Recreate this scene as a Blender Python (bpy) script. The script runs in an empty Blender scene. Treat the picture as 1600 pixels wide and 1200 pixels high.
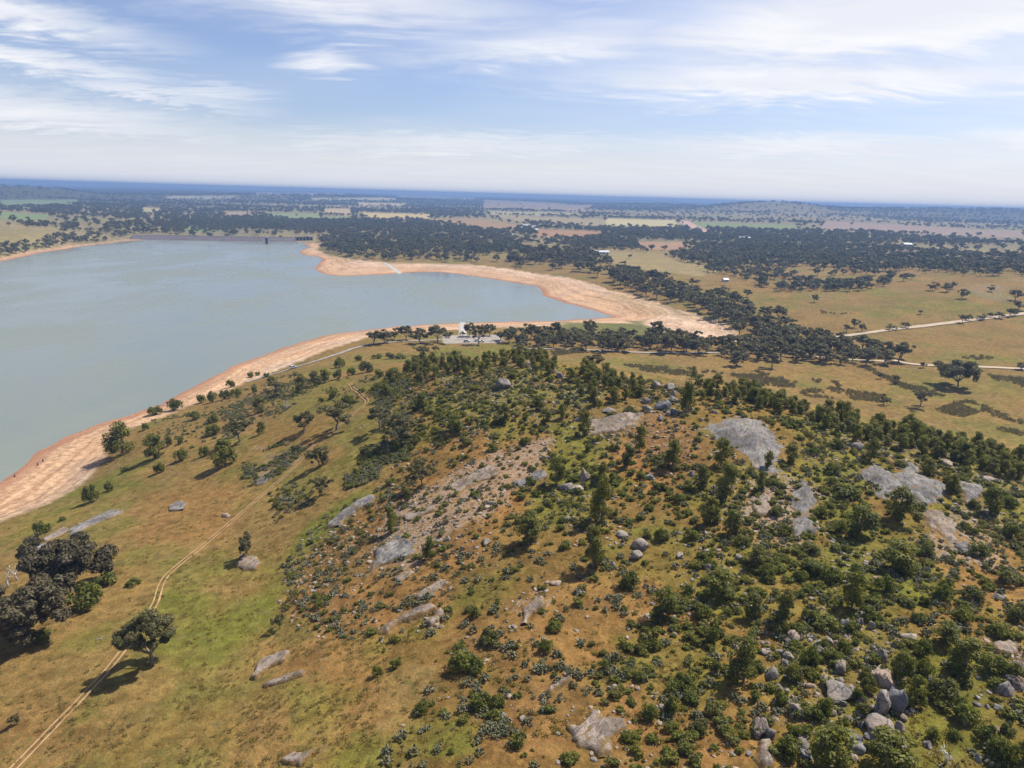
import bpy, math, random
import numpy as np
from math import radians, sin, cos, tan, atan2, pi, log, exp, sqrt

random.seed(7)
RNG = np.random.default_rng(7)
scene = bpy.context.scene
COL = scene.collection

# ------------------------------------------------------------------ camera
CAM_Z = 110.0
F_PX = 1067.0                      # focal length in photo pixels (1600 wide)
PITCH = radians(15.48)
ROLL = radians(1.62)
cam_d = bpy.data.cameras.new('camera')
cam = bpy.data.objects.new('camera', cam_d)
COL.objects.link(cam)
scene.camera = cam
cam_d.sensor_fit = 'HORIZONTAL'
cam_d.sensor_width = 36.0
cam_d.lens = 36.0 * F_PX / 1600.0
cam_d.clip_start = 0.5
cam_d.clip_end = 120000.0
FWD = np.array([0.0, cos(PITCH), -sin(PITCH)])
UP0 = np.array([0.0, sin(PITCH), cos(PITCH)])
RT0 = np.array([1.0, 0.0, 0.0])
RT = RT0 * cos(ROLL) + UP0 * sin(ROLL)
UPV = UP0 * cos(ROLL) - RT0 * sin(ROLL)
from mathutils import Matrix, Vector
m3 = Matrix(((RT[0], UPV[0], -FWD[0]), (RT[1], UPV[1], -FWD[1]), (RT[2], UPV[2], -FWD[2])))
cam.matrix_world = Matrix.Translation((0, 0, CAM_Z)) @ m3.to_4x4()

# ------------------------------------------------------------------ world, sun, exposure
SUN_EL = radians(55.0)
SUN_AZ = radians(57.0)             # clockwise from +Y (view direction), towards +X
world = bpy.data.worlds.new('World')
scene.world = world
world.use_nodes = True
wt = world.node_tree
wt.nodes.clear()


class NT:
    """small helper for building node trees"""
    def __init__(self, tree):
        self.t = tree

    def node(self, kind, **kw):
        n = self.t.nodes.new(kind)
        for k, v in kw.items():
            setattr(n, k, v)
        return n

    def put(self, sock, v):
        if isinstance(v, bpy.types.NodeSocket):
            self.t.links.new(v, sock)
        elif isinstance(v, (tuple, list)):
            if len(v) == 3 and len(sock.default_value) == 4:
                v = (*v, 1.0)
            sock.default_value = v
        else:
            sock.default_value = v

    def math(self, op, a, b=None, c=None, clamp=False):
        n = self.node('ShaderNodeMath', operation=op, use_clamp=clamp)
        self.put(n.inputs[0], a)
        if b is not None:
            self.put(n.inputs[1], b)
        if c is not None:
            self.put(n.inputs[2], c)
        return n.outputs[0]

    def vmath(self, op, a, b=None):
        n = self.node('ShaderNodeVectorMath', operation=op)
        self.put(n.inputs[0], a)
        if b is not None:
            self.put(n.inputs[1], b)
        return n.outputs[0]

    def mix(self, f, a, b, blend='MIX'):
        n = self.node('ShaderNodeMix', data_type='RGBA', blend_type=blend)
        self.put(n.inputs['Factor'], f)
        self.put(n.inputs[6], a)
        self.put(n.inputs[7], b)
        return n.outputs[2]

    def noise(self, vec, scale, detail=4.0, rough=0.55, dist=0.0):
        n = self.node('ShaderNodeTexNoise')
        if vec is not None:
            self.put(n.inputs['Vector'], vec)
        n.inputs['Scale'].default_value = scale
        n.inputs['Detail'].default_value = detail
        n.inputs['Roughness'].default_value = rough
        n.inputs['Distortion'].default_value = dist
        return n.outputs['Fac']

    def ramp(self, x, lo, hi, a=0.0, b=1.0, smooth=True):
        n = self.node('ShaderNodeMapRange')
        n.interpolation_type = 'SMOOTHSTEP' if smooth else 'LINEAR'
        self.put(n.inputs[0], x)
        for i, v in enumerate((lo, hi, a, b)):
            n.inputs[i + 1].default_value = v
        return n.outputs[0]

    def xyz(self, x, y, z):
        n = self.node('ShaderNodeCombineXYZ')
        self.put(n.inputs[0], x)
        self.put(n.inputs[1], y)
        self.put(n.inputs[2], z)
        return n.outputs[0]


def build_world():
    w = NT(wt)
    out = w.node('ShaderNodeOutputWorld')
    bg = w.node('ShaderNodeBackground')
    bg.inputs['Strength'].default_value = 0.086
    wt.links.new(bg.outputs[0], out.inputs[0])
    tc = w.node('ShaderNodeTexCoord')
    sep = w.node('ShaderNodeSeparateXYZ')
    wt.links.new(tc.outputs['Generated'], sep.inputs[0])
    X, Y, Z = sep.outputs
    zc = w.math('MAXIMUM', Z, 0.004)
    sky = w.node('ShaderNodeTexSky')
    sky.sky_type = 'NISHITA'
    sky.sun_disc = False
    sky.sun_elevation = SUN_EL
    sky.sun_rotation = SUN_AZ
    sky.altitude = 250.0
    sky.air_density = 1.0
    sky.dust_density = 0.8
    sky.ozone_density = 1.6
    wt.links.new(w.vmath('NORMALIZE', w.xyz(X, Y, zc)), sky.inputs[0])
    # cirrus: noise on a flat cloud sheet seen in perspective, plus a few named banks
    zi = w.math('ADD', zc, 0.09)
    cu = w.math('DIVIDE', X, zi)
    cv = w.math('DIVIDE', Y, zi)
    pv = w.xyz(cu, w.math('MULTIPLY', cv, 1.0), 0.0)
    warp = w.node('ShaderNodeTexNoise')
    warp.inputs['Scale'].default_value = 0.8
    warp.inputs['Detail'].default_value = 3
    wt.links.new(pv, warp.inputs['Vector'])
    wv = w.vmath('ADD', pv, w.vmath('MULTIPLY', w.vmath('SUBTRACT', warp.outputs['Color'], (0.5, 0.5, 0.5)), (1.1, 0.8, 0.0)))
    streak = w.noise(w.vmath('MULTIPLY', wv, (0.55, 1.5, 1.0)), 1.15, 4.0, 0.5)
    fine = w.noise(w.vmath('MULTIPLY', wv, (1.0, 2.4, 1.0)), 3.2, 3.0, 0.6)
    veil = w.noise(w.vmath('MULTIPLY', pv, (0.35, 0.7, 1.0)), 0.9, 2.0, 0.5)
    az = w.math('MULTIPLY', w.math('ARCTAN2', X, Y), 57.2958)
    el = w.math('MULTIPLY', w.math('ARCSINE', Z), 57.2958)
    jit = w.math('MULTIPLY', w.math('SUBTRACT', streak, 0.5), 7.0)
    elj = w.math('ADD', el, w.math('MULTIPLY', w.math('SUBTRACT', fine, 0.5), 3.0))
    azj = w.math('ADD', az, w.math('MULTIPLY', jit, 2.2))
    # banks: azimuth, elevation (deg), half widths, tilt, amount
    banks = [(-35, 10.2, 8, 1.0, -0.10, .85), (-36, 7.6, 8, .75, -0.06, .8), (-27, 6.2, 7, .6, -.10, .6), (-23, 6.6, 4, .6, 0.0, .5),
             (-13, 9.4, 3.2, .9, .16, .62), (-1.5, 10.2, 3, .7, .05, .5), (28, 12.2, 20, 3.2, .03, 1.0), (22, 8.4, 17, 1.5, -.02, .95),
             (4, 11.2, 11, 2.0, .04, .62), (14, 6.8, 3, .5, .1, .35), (22, 3.9, 15, .9, .0, .75), (41, 4.6, 11, 1.4, .08, .8),
             (-6, 3.5, 15, 1.1, .02, .65), (-36, 4.4, 16, 1.4, -.06, .7), (-14, 13.4, 16, 2.0, -.05, .7), (-38, 15.0, 12, 1.8, .0, .6),
             (45, 9.0, 20, 2.6, .05, .9), (6, 14.6, 6, 1.2, .0, .3)]
    total = None
    for a, e, wa, we, tilt, amt in banks:
        dx = w.math('DIVIDE', w.math('SUBTRACT', azj, a), wa)
        de = w.math('DIVIDE', w.math('SUBTRACT', elj, w.math('MULTIPLY_ADD', w.math('SUBTRACT', az, a), tilt, e)), we)
        r2 = w.math('ADD', w.math('MULTIPLY', dx, dx), w.math('MULTIPLY', de, de))
        g = w.math('MULTIPLY', w.math('EXPONENT', w.math('MULTIPLY', r2, -1.0)), amt)
        total = g if total is None else w.math('MAXIMUM', total, g)
    tex = w.ramp(w.math('ADD', w.math('MULTIPLY', streak, .55), w.math('MULTIPLY', fine, .45)), .32, .68, .95, 1.45)
    bank = w.math('MULTIPLY', total, tex)
    everywhere = w.math('MULTIPLY', w.ramp(streak, .52, .8), .35)
    thin = w.ramp(veil, .35, .75, .02, .26)
    low = w.ramp(el, 0.5, 6.0, .72, .0)
    c = w.math('MAXIMUM', w.math('MAXIMUM', bank, everywhere), w.math('MAXIMUM', thin, low))
    c = w.math('MINIMUM', w.math('ADD', c, w.math('MULTIPLY', low, .25)), .96)
    # cloud brightness in the sky's own units
    soft = w.noise(w.vmath('MULTIPLY', wv, (.5, 1.2, 1)), 2.2, 3.0, .5)
    cl = w.mix(w.ramp(soft, .35, .7), (7.6, 7.75, 8.3), (8.7, 8.75, 8.9))
    cl = w.mix(w.ramp(el, 0.0, 7.0, 0.75, 0.0), cl, (7.0, 7.15, 7.7))
    base = w.mix(1.0, sky.outputs[0], (.97, .96, 1.14), 'MULTIPLY')
    wt.links.new(w.mix(c, base, cl), bg.inputs['Color'])


build_world()
world.cycles.sampling_method = 'MANUAL'
world.cycles.sample_map_resolution = 256
sun_d = bpy.data.lights.new('sun', 'SUN')
sun_d.energy = 5.0
sun_d.angle = radians(0.53)
sun_d.color = (1.0, 0.955, 0.88)
sun = bpy.data.objects.new('sun', sun_d)
COL.objects.link(sun)
sd = Vector((sin(SUN_AZ) * cos(SUN_EL), cos(SUN_AZ) * cos(SUN_EL), sin(SUN_EL)))
sun.rotation_euler = sd.to_track_quat('Z', 'Y').to_euler()
sun.location = (200, 200, 400)

vs = scene.view_settings
vs.view_transform = 'Standard'
vs.look = 'None'
vs.exposure = 0.42
vs.gamma = 1.0
vs.use_curve_mapping = False
scene.render.engine = 'CYCLES'
scene.cycles.max_bounces = 5
scene.cycles.diffuse_bounces = 2
scene.cycles.glossy_bounces = 2
scene.cycles.transmission_bounces = 2
scene.cycles.transparent_max_bounces = 4
scene.cycles.volume_bounces = 0
scene.cycles.use_denoising = True

# ------------------------------------------------------------------ pixels, noise, polygons
def ray(px, py):
    px = np.asarray(px, float); py = np.asarray(py, float)
    u = (px - 800.0) / F_PX
    v = (600.0 - py) / F_PX
    return FWD + u[..., None] * RT + v[..., None] * UPV


def at_z(px, py, z):
    d = ray(px, py)
    t = (np.asarray(z, float) - CAM_Z) / d[..., 2]
    return np.stack([d[..., 0] * t, d[..., 1] * t], -1)


def project(P):
    P = np.asarray(P, float) - np.array([0, 0, CAM_Z])
    dep = P @ FWD
    return 800 + F_PX * (P @ RT) / dep, 600 - F_PX * (P @ UPV) / dep, dep


def hash2(ix, iy, s):
    h = (ix.astype(np.int64) * 374761393 + iy.astype(np.int64) * 668265263 + s * 974634541) & 0xFFFFFFFF
    h = ((h ^ (h >> 13)) * 1274126177) & 0xFFFFFFFF
    h = h ^ (h >> 16)
    return (h & 0xFFFF) / 65535.0


def vnoise(x, y, s=0):
    ix = np.floor(x); iy = np.floor(y)
    fx = x - ix; fy = y - iy
    fx = fx * fx * (3 - 2 * fx); fy = fy * fy * (3 - 2 * fy)
    a = hash2(ix, iy, s); b = hash2(ix + 1, iy, s); c = hash2(ix, iy + 1, s); d = hash2(ix + 1, iy + 1, s)
    return (a * (1 - fx) + b * fx) * (1 - fy) + (c * (1 - fx) + d * fx) * fy


def fbm(x, y, sc, s=0, oct=4):
    x = np.asarray(x, float) / sc; y = np.asarray(y, float) / sc
    t = 0; a = 0.5; n = 0
    for i in range(oct):
        t = t + a * vnoise(x + i * 17.3, y - i * 9.1, s + i); n += a
        x = x * 2.03; y = y * 2.03; a *= 0.5
    return t / n


def sstep(x, a, b):
    t = np.clip((x - a) / (b - a), 0, 1)
    return t * t * (3 - 2 * t)


def sdist(poly, x, y):
    """signed distance, positive inside"""
    x = np.asarray(x, float); y = np.asarray(y, float)
    p = np.asarray(poly, float); q = np.roll(p, -1, 0)
    best = np.full(x.shape, 1e18); inside = np.zeros(x.shape, bool)
    for (x0, y0), (x1, y1) in zip(p, q):
        dx, dy = x1 - x0, y1 - y0
        L = dx * dx + dy * dy + 1e-12
        t = np.clip(((x - x0) * dx + (y - y0) * dy) / L, 0, 1)
        best = np.minimum(best, (x - x0 - t * dx) ** 2 + (y - y0 - t * dy) ** 2)
        if y1 != y0:
            c = ((y0 > y) != (y1 > y)) & (x < (x1 - x0) * (y - y0) / (y1 - y0) + x0)
            inside ^= c
    d = np.sqrt(best)
    return np.where(inside, d, -d)


# ------------------------------------------------------------------ terrain: heights read off at points of the photograph
SHORE = [(-60, 790), (0, 752), (25, 735), (60, 708), (100, 683), (140, 668), (200, 650), (235, 638), (265, 625), (295, 608), (330, 589), (370, 570), (420, 551),
         (470, 535), (520, 522), (600, 512), (660, 508), (720, 505), (800, 503), (860, 502), (910, 499), (948, 497), (962, 495), (940, 488), (905, 479),
         (872, 470), (852, 462), (846, 452), (835, 446), (790, 439), (750, 433), (715, 428), (690, 425), (650, 425), (610, 428), (570, 430.5), (525, 431), (505, 428),
         (493, 421), (497, 413), (506, 406), (494, 401), (478, 399), (468, 394), (474, 389.5), (486, 387), (480, 384.5), (474, 383), (482, 380),
         (462, 377.5), (416, 377.5), (360, 376.5), (300, 375.5), (255, 374), (203, 376), (170, 380), (135, 384), (67, 394), (0, 409), (-80, 428)]
shore_w = at_z(*np.array(SHORE).T, 0.0)
lake_poly = np.vstack([shore_w, [(-900, 560), (-2400, 700), (-2400, -300), (-700, -250), (-330, 60)]])

INNER = [(-60, 850), (0, 806), (60, 786), (110, 762), (148, 738), (163, 712), (163, 690), (185, 668), (232, 650), (300, 622), (370, 596), (420, 580), (470, 562),
         (515, 545), (570, 528), (640, 518), (720, 514), (800, 511), (880, 507), (940, 503.5), (985, 505), (1030, 517), (1075, 526), (1130, 531), (1166, 537), (1150, 518), (1128, 503),
         (1090, 492), (1050, 481), (1000, 464), (950, 452), (890, 434), (842, 428), (790, 419), (740, 413.5), (680, 411.5), (620, 411), (566, 407), (512, 395.5), (494, 388)]
inner_w = at_z(*np.array(INNER).T, 6.0)
beach_poly = np.vstack([inner_w, [at_z(np.array(500.), np.array(380.), 2.0)], lake_poly[len(SHORE) - 12:]])
# densify shore for a natural edge
CTRL = []
for (px, py) in INNER:
    CTRL.append((*at_z(px, py, 6.0), 6.0))
for p in shore_w[::2]:
    CTRL.append((p[0], p[1], 0.0))
for (px, py) in [(100, 500), (300, 450), (600, 470), (250, 400), (150, 600), (-150, 500), (750, 465)]:
    CTRL.append((*at_z(px, py, 0.0), -6.0))
HILL = [  # px, py, height above the lake
    (800, 1200, 45), (1000, 1200, 47), (1200, 1200, 49), (1400, 1200, 50), (1600, 1200, 50), (600, 1200, 41), (400, 1200, 36), (200, 1200, 32), (20, 1190, 29),
    (1600, 1050, 51), (1400, 1050, 50), (1200, 1050, 48), (1000, 1000, 46), (800, 1000, 44), (600, 1000, 39), (480, 1000, 35), (380, 1000, 32), (236, 1035, 30.5), (100, 1010, 28),
    (0, 1000, 26), (600, 900, 38), (500, 880, 34), (430, 900, 31.5), (250, 930, 29), (120, 900, 24.5), (0, 880, 18),
    (800, 900, 44), (1000, 880, 47), (1200, 880, 49), (1400, 880, 50), (1600, 880, 49),
    (800, 800, 45), (650, 800, 41), (560, 775, 36), (480, 790, 31.5), (400, 800, 28.5), (300, 800, 23), (200, 790, 17), (110, 800, 11.5),
    (1000, 780, 48), (1160, 780, 50), (1300, 780, 50), (1450, 780, 49.5), (1600, 780, 47.5),
    (800, 700, 47), (680, 700, 44), (600, 690, 40), (520, 690, 35.5), (440, 700, 29), (350, 700, 21), (260, 700, 13.5), (200, 700, 9.5),
    (1000, 690, 50), (1150, 690, 52.5), (1300, 700, 51), (1450, 715, 49),
    (800, 630, 50), (700, 630, 47.5), (620, 630, 42), (550, 640, 36), (470, 640, 27.5), (400, 640, 18), (320, 650, 11),
    (640, 577, 43), (740, 570, 48.5), (850, 568, 51), (950, 583, 51.5), (1070, 607, 53.5), (1200, 630, 52), (1300, 652, 50), (1400, 673, 48), (1500, 697, 46.5), (1600, 725, 45),
    (550, 602, 29), (480, 600, 20), (420, 600, 11), (560, 577, 20), (620, 560, 14), (560, 555, 10.5), (500, 573, 11),
    # the flat behind the crest
    (700, 556, 12), (800, 556, 11.5), (900, 558, 12), (1000, 577, 12), (1100, 592, 12.5), (1200, 613, 13), (1300, 636, 13), (1400, 656, 13), (1500, 679, 13.5), (1600, 703, 14),
    (700, 535, 8.5), (800, 540, 9), (950, 555, 10), (1100, 560, 10), (1250, 580, 11), (1400, 600, 12), (1560, 620, 12.5), (1560, 660, 13),
    (1200, 545, 9), (1300, 545, 10), (1420, 560, 11), (1590, 575, 13), (1150, 505, 9), (1250, 500, 12), (1350, 520, 13), (1500, 500, 17), (1600, 490, 20),
    (1100, 470, 10), (1200, 455, 14), (1350, 450, 21), (1500, 455, 27), (1590, 440, 34), (1000, 420, 12), (1100, 420, 14), (1250, 410, 20), (1400, 410, 26), (1550, 400, 32),
    (900, 400, 12), (800, 380, 12), (700, 370, 12), (600, 380, 11), (560, 395, 8), (850, 415, 9), (940, 435, 9), (700, 350, 14), (550, 345, 14), (620, 335, 16),
    (100, 375, 14), (30, 380, 18), (200, 360, 13), (350, 355, 4), (416, 366, 4), (-100, 390, 16), (350, 335, 12), (100, 335, 16),
    (1000, 380, 18), (1150, 370, 22), (1300, 370, 26), (1500, 370, 28), (850, 340, 22), (1050, 342, 26), (1250, 350, 32), (1500, 345, 34), (700, 325, 18), (300, 315, 16), (100, 312, 18),
]
for px, py, z in HILL:
    CTRL.append((*at_z(float(px), float(py), float(z)), float(z)))
for x, y, z in [(0, 0, 42), (60, 0, 46), (150, 20, 50), (-60, 0, 34), (-150, 30, 22), (0, -150, 40), (200, -150, 44), (-250, -100, 15), (300, 150, 44), (400, 250, 25),
                (0, 9000, 22), (5000, 8000, 25), (-5000, 8000, 22), (0, 30000, 20), (20000, 20000, 25), (-20000, 20000, 20), (0, -3000, 30), (3000, -1000, 30), (-4000, -2000, 15), (30000, 0, 20), (-30000, 0, 20), (0, -30000, 20)]:
    CTRL.append((x, y, z))
CTRL = np.array(CTRL)


def warp(xy):
    r = np.hypot(xy[..., 0], xy[..., 1])
    k = np.log1p(r / 90.0) / np.maximum(r, 1e-6)
    return xy * k[..., None]


def tps_fit(P, z, lam):
    n = len(P)
    d2 = ((P[:, None] - P[None]) ** 2).sum(-1)
    K = 0.5 * d2 * np.log(d2 + 1e-12) + lam * np.eye(n)
    A = np.zeros((n + 3, n + 3)); A[:n, :n] = K
    A[:n, n] = 1; A[:n, n + 1:] = P; A[n, :n] = 1; A[n + 1:, :n] = P.T
    return np.linalg.solve(A, np.concatenate([z, np.zeros(3)]))


_W = warp(CTRL[:, :2])
_C = tps_fit(_W, CTRL[:, 2], 0.002)


def tps(xy):
    q = warp(xy)
    out = np.empty(len(q))
    for i in range(0, len(q), 20000):
        s = q[i:i + 20000]
        d2 = ((s[:, None] - _W[None]) ** 2).sum(-1)
        out[i:i + 20000] = (0.5 * d2 * np.log(d2 + 1e-12)) @ _C[:-3] + _C[-3] + s @ _C[-2:]
    return out


NR = 560
RAD = 6.0 * (20000.0 / 6.0) ** (np.arange(NR) / (NR - 1.0))
az_f = np.radians(np.arange(-52, 52.001, 0.2))
az_b = np.radians(np.arange(54.5, 308 - 0.1, 2.5))
AZ = np.concatenate([az_f, az_b])
NA = len(AZ)
GX = RAD[:, None] * np.sin(AZ)[None]
GY = RAD[:, None] * np.cos(AZ)[None]
# interpolate on a coarse subset, then refine linearly (the surface is smooth)
ci = np.unique(np.concatenate([np.arange(0, NR, 3), [NR - 1]]))
cj = np.unique(np.concatenate([np.arange(0, len(az_f), 4), [len(az_f) - 1], np.arange(len(az_f), NA)]))
coarse = tps(np.stack([GX[np.ix_(ci, cj)].ravel(), GY[np.ix_(ci, cj)].ravel()], -1)).reshape(len(ci), len(cj))
tmp = np.stack([np.interp(np.arange(NA), cj, row) for row in coarse])
GZ = np.stack([np.interp(np.arange(NR), ci, tmp[:, j]) for j in range(NA)], 1)
GR = np.hypot(GX, GY)
far = sstep(GR, 900, 4000)
GZ = np.clip(GZ, -8, 60)
GZ = GZ + (fbm(GX, GY, 1500, 3) - .5) * 22 * far + (fbm(GX, GY, 260, 5) - .5) * 5 * sstep(GR, 700, 1600)
hillm = sstep(GZ, 22, 36) * (1 - sstep(GR, 330, 480))
GZ = GZ + (fbm(GX, GY, 16, 11) - .5) * 2.2 * hillm + (fbm(GX, GY, 4.0, 12) - .5) * 0.75 * hillm * (1 - sstep(GR, 150, 300))
GZ = GZ + (fbm(GX, GY, 30, 21) - .5) * 1.2 * (1 - hillm) * (1 - sstep(GR, 500, 900))
GZ = GZ + (fbm(GX, GY, 2600, 8, 5) - .42) * 95 * sstep(GR, 5500, 9000)
# far hills on the skyline: azimuth (deg), distance, half length across, half depth, height
for azd, dist, wa, wd, hh in [(20.3, 5200, 420, 380, 58), (16.8, 5600, 420, 420, 36), (25.5, 5600, 600, 420, 34), (31, 6200, 1200, 500, 52), (11, 6400, 700, 500, 40), (-33.4, 5200, 240, 420, 28), (-36.6, 5300, 260, 420, 28),
                              (-29.5, 5600, 620, 420, 26), (-21.0, 6000, 560, 420, 30), (-14, 6600, 700, 500, 40), (-42, 5300, 620, 420, 30), (39, 6600, 900, 500, 50)]:
    a = radians(azd)
    cx, cy = dist * sin(a), dist * cos(a)
    tx = (GX - cx) * cos(a) - (GY - cy) * sin(a)
    ty = (GX - cx) * sin(a) + (GY - cy) * cos(a)
    GZ = GZ + hh * np.exp(-(tx / wa) ** 2 - (ty / wd) ** 2) * (0.85 + 0.3 * fbm(GX, GY, 500, 31))
GZ = np.minimum(GZ, 122.0 + 4.0 * (fbm(GX, GY, 300, 9) - .5))
# shoreline and beach profile
near_l = GR < 4500
ds = np.full(GX.shape, -1e4)
xs, ys = GX[near_l], GY[near_l]
ds[near_l] = sdist(lake_poly, xs, ys)
ds = ds + (fbm(GX, GY, 14, 41) - .5) * np.clip(GR * .012, 1.0, 9)
dland = -ds
shore_z = np.where(dland > 0, 0.02 + 0.075 * dland, 0.06 * dland)
wgt = sstep(np.abs(dland), 6, 60)
GZ = np.where(np.abs(dland) < 60, shore_z * (1 - wgt) + GZ * wgt, GZ)
GZ = np.where((dland > 3) & (GR < 6000), np.maximum(GZ, np.minimum(0.04 * dland, 1.5)), GZ)
GZ = np.where(dland < 0, np.minimum(GZ, np.maximum(0.06 * dland, -6.0)), GZ)
LOGR0, LOGK = log(RAD[0]), (NR - 1) / log(RAD[-1] / RAD[0])


def height(x, y):
    x = np.asarray(x, float); y = np.asarray(y, float)
    r = np.hypot(x, y)
    i = np.clip((np.log(np.maximum(r, RAD[0])) - LOGR0) * LOGK, 0, NR - 1.001)
    a = np.degrees(np.arctan2(x, y))
    a = np.where(a < -52, a + 360, a)
    j = np.where(a <= 52, (a + 52) / 0.2, len(az_f) - 1 + (a - 52) / 2.5)
    j = np.clip(j, 0, NA - 1.001)
    i0 = i.astype(int); j0 = j.astype(int)
    fi = i - i0; fj = j - j0
    return (GZ[i0, j0] * (1 - fi) * (1 - fj) + GZ[i0 + 1, j0] * fi * (1 - fj) + GZ[i0, j0 + 1] * (1 - fi) * fj + GZ[i0 + 1, j0 + 1] * fi * fj)


def ground_at(px, py):
    """where the ray through a photo pixel meets the ground: (x, y, z)"""
    px = np.atleast_1d(np.asarray(px, float)); py = np.atleast_1d(np.asarray(py, float))
    d = ray(px, py)
    hr = np.hypot(d[:, 0], d[:, 1])
    R = RAD[RAD > 20]
    X = d[:, :1] / hr[:, None] * R; Y = d[:, 1:2] / hr[:, None] * R
    zr = CAM_Z + d[:, 2:3] / hr[:, None] * R
    H = height(X, Y) - zr
    hit = (H >= 0)
    k = np.argmax(hit, 1); k = np.where(hit.any(1), np.maximum(k, 1), len(R) - 1)
    n = np.arange(len(px))
    h0, h1 = H[n, k - 1], H[n, k]
    t = np.clip(-h0 / np.where(np.abs(h1 - h0) < 1e-9, 1e-9, h1 - h0), 0, 1)
    r = R[k - 1] + (R[k] - R[k - 1]) * t
    x = d[:, 0] / hr * r; y = d[:, 1] / hr * r
    return np.stack([x, y, height(x, y)], -1)


def poly_on_ground(pts, sub=5):
    p = np.array(pts, float); q = np.roll(p, -1, 0)
    t = np.linspace(0, 1, sub, endpoint=False)
    e = (p[:, None] + (q - p)[:, None] * t[None, :, None]).reshape(-1, 2)
    return ground_at(e[:, 0], e[:, 1])[:, :2]

# ------------------------------------------------------------------ materials
def new_mat(name):
    m = bpy.data.materials.new(name)
    m.use_nodes = True
    m.node_tree.nodes.clear()
    t = NT(m.node_tree)
    out = t.node('ShaderNodeOutputMaterial')
    b = t.node('ShaderNodeBsdfPrincipled')
    m.node_tree.links.new(b.outputs[0], out.inputs[0])
    b.inputs['Roughness'].default_value = 0.9
    b.inputs['Specular IOR Level'].default_value = 0.2
    return m, t, b, out


def bump(t, b, h, dist=0.2, strength=0.6):
    n = t.node('ShaderNodeBump')
    n.inputs['Distance'].default_value = dist
    n.inputs['Strength'].default_value = strength
    t.put(n.inputs['Height'], h)
    t.put(b.inputs['Normal'], n.outputs[0])


def mat_plain(name, c1, c2, scale=2.0, rough=0.9, b_dist=0.03, metal=0.0):
    m, t, b, _ = new_mat(name)
    tc = t.node('ShaderNodeTexCoord')
    n = t.noise(tc.outputs['Object'], scale, 5)
    t.put(b.inputs['Base Color'], t.mix(t.ramp(n, .3, .7), c1, c2))
    b.inputs['Roughness'].default_value = rough
    b.inputs['Metallic'].default_value = metal
    if b_dist:
        bump(t, b, n, b_dist, .5)
    return m


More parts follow.
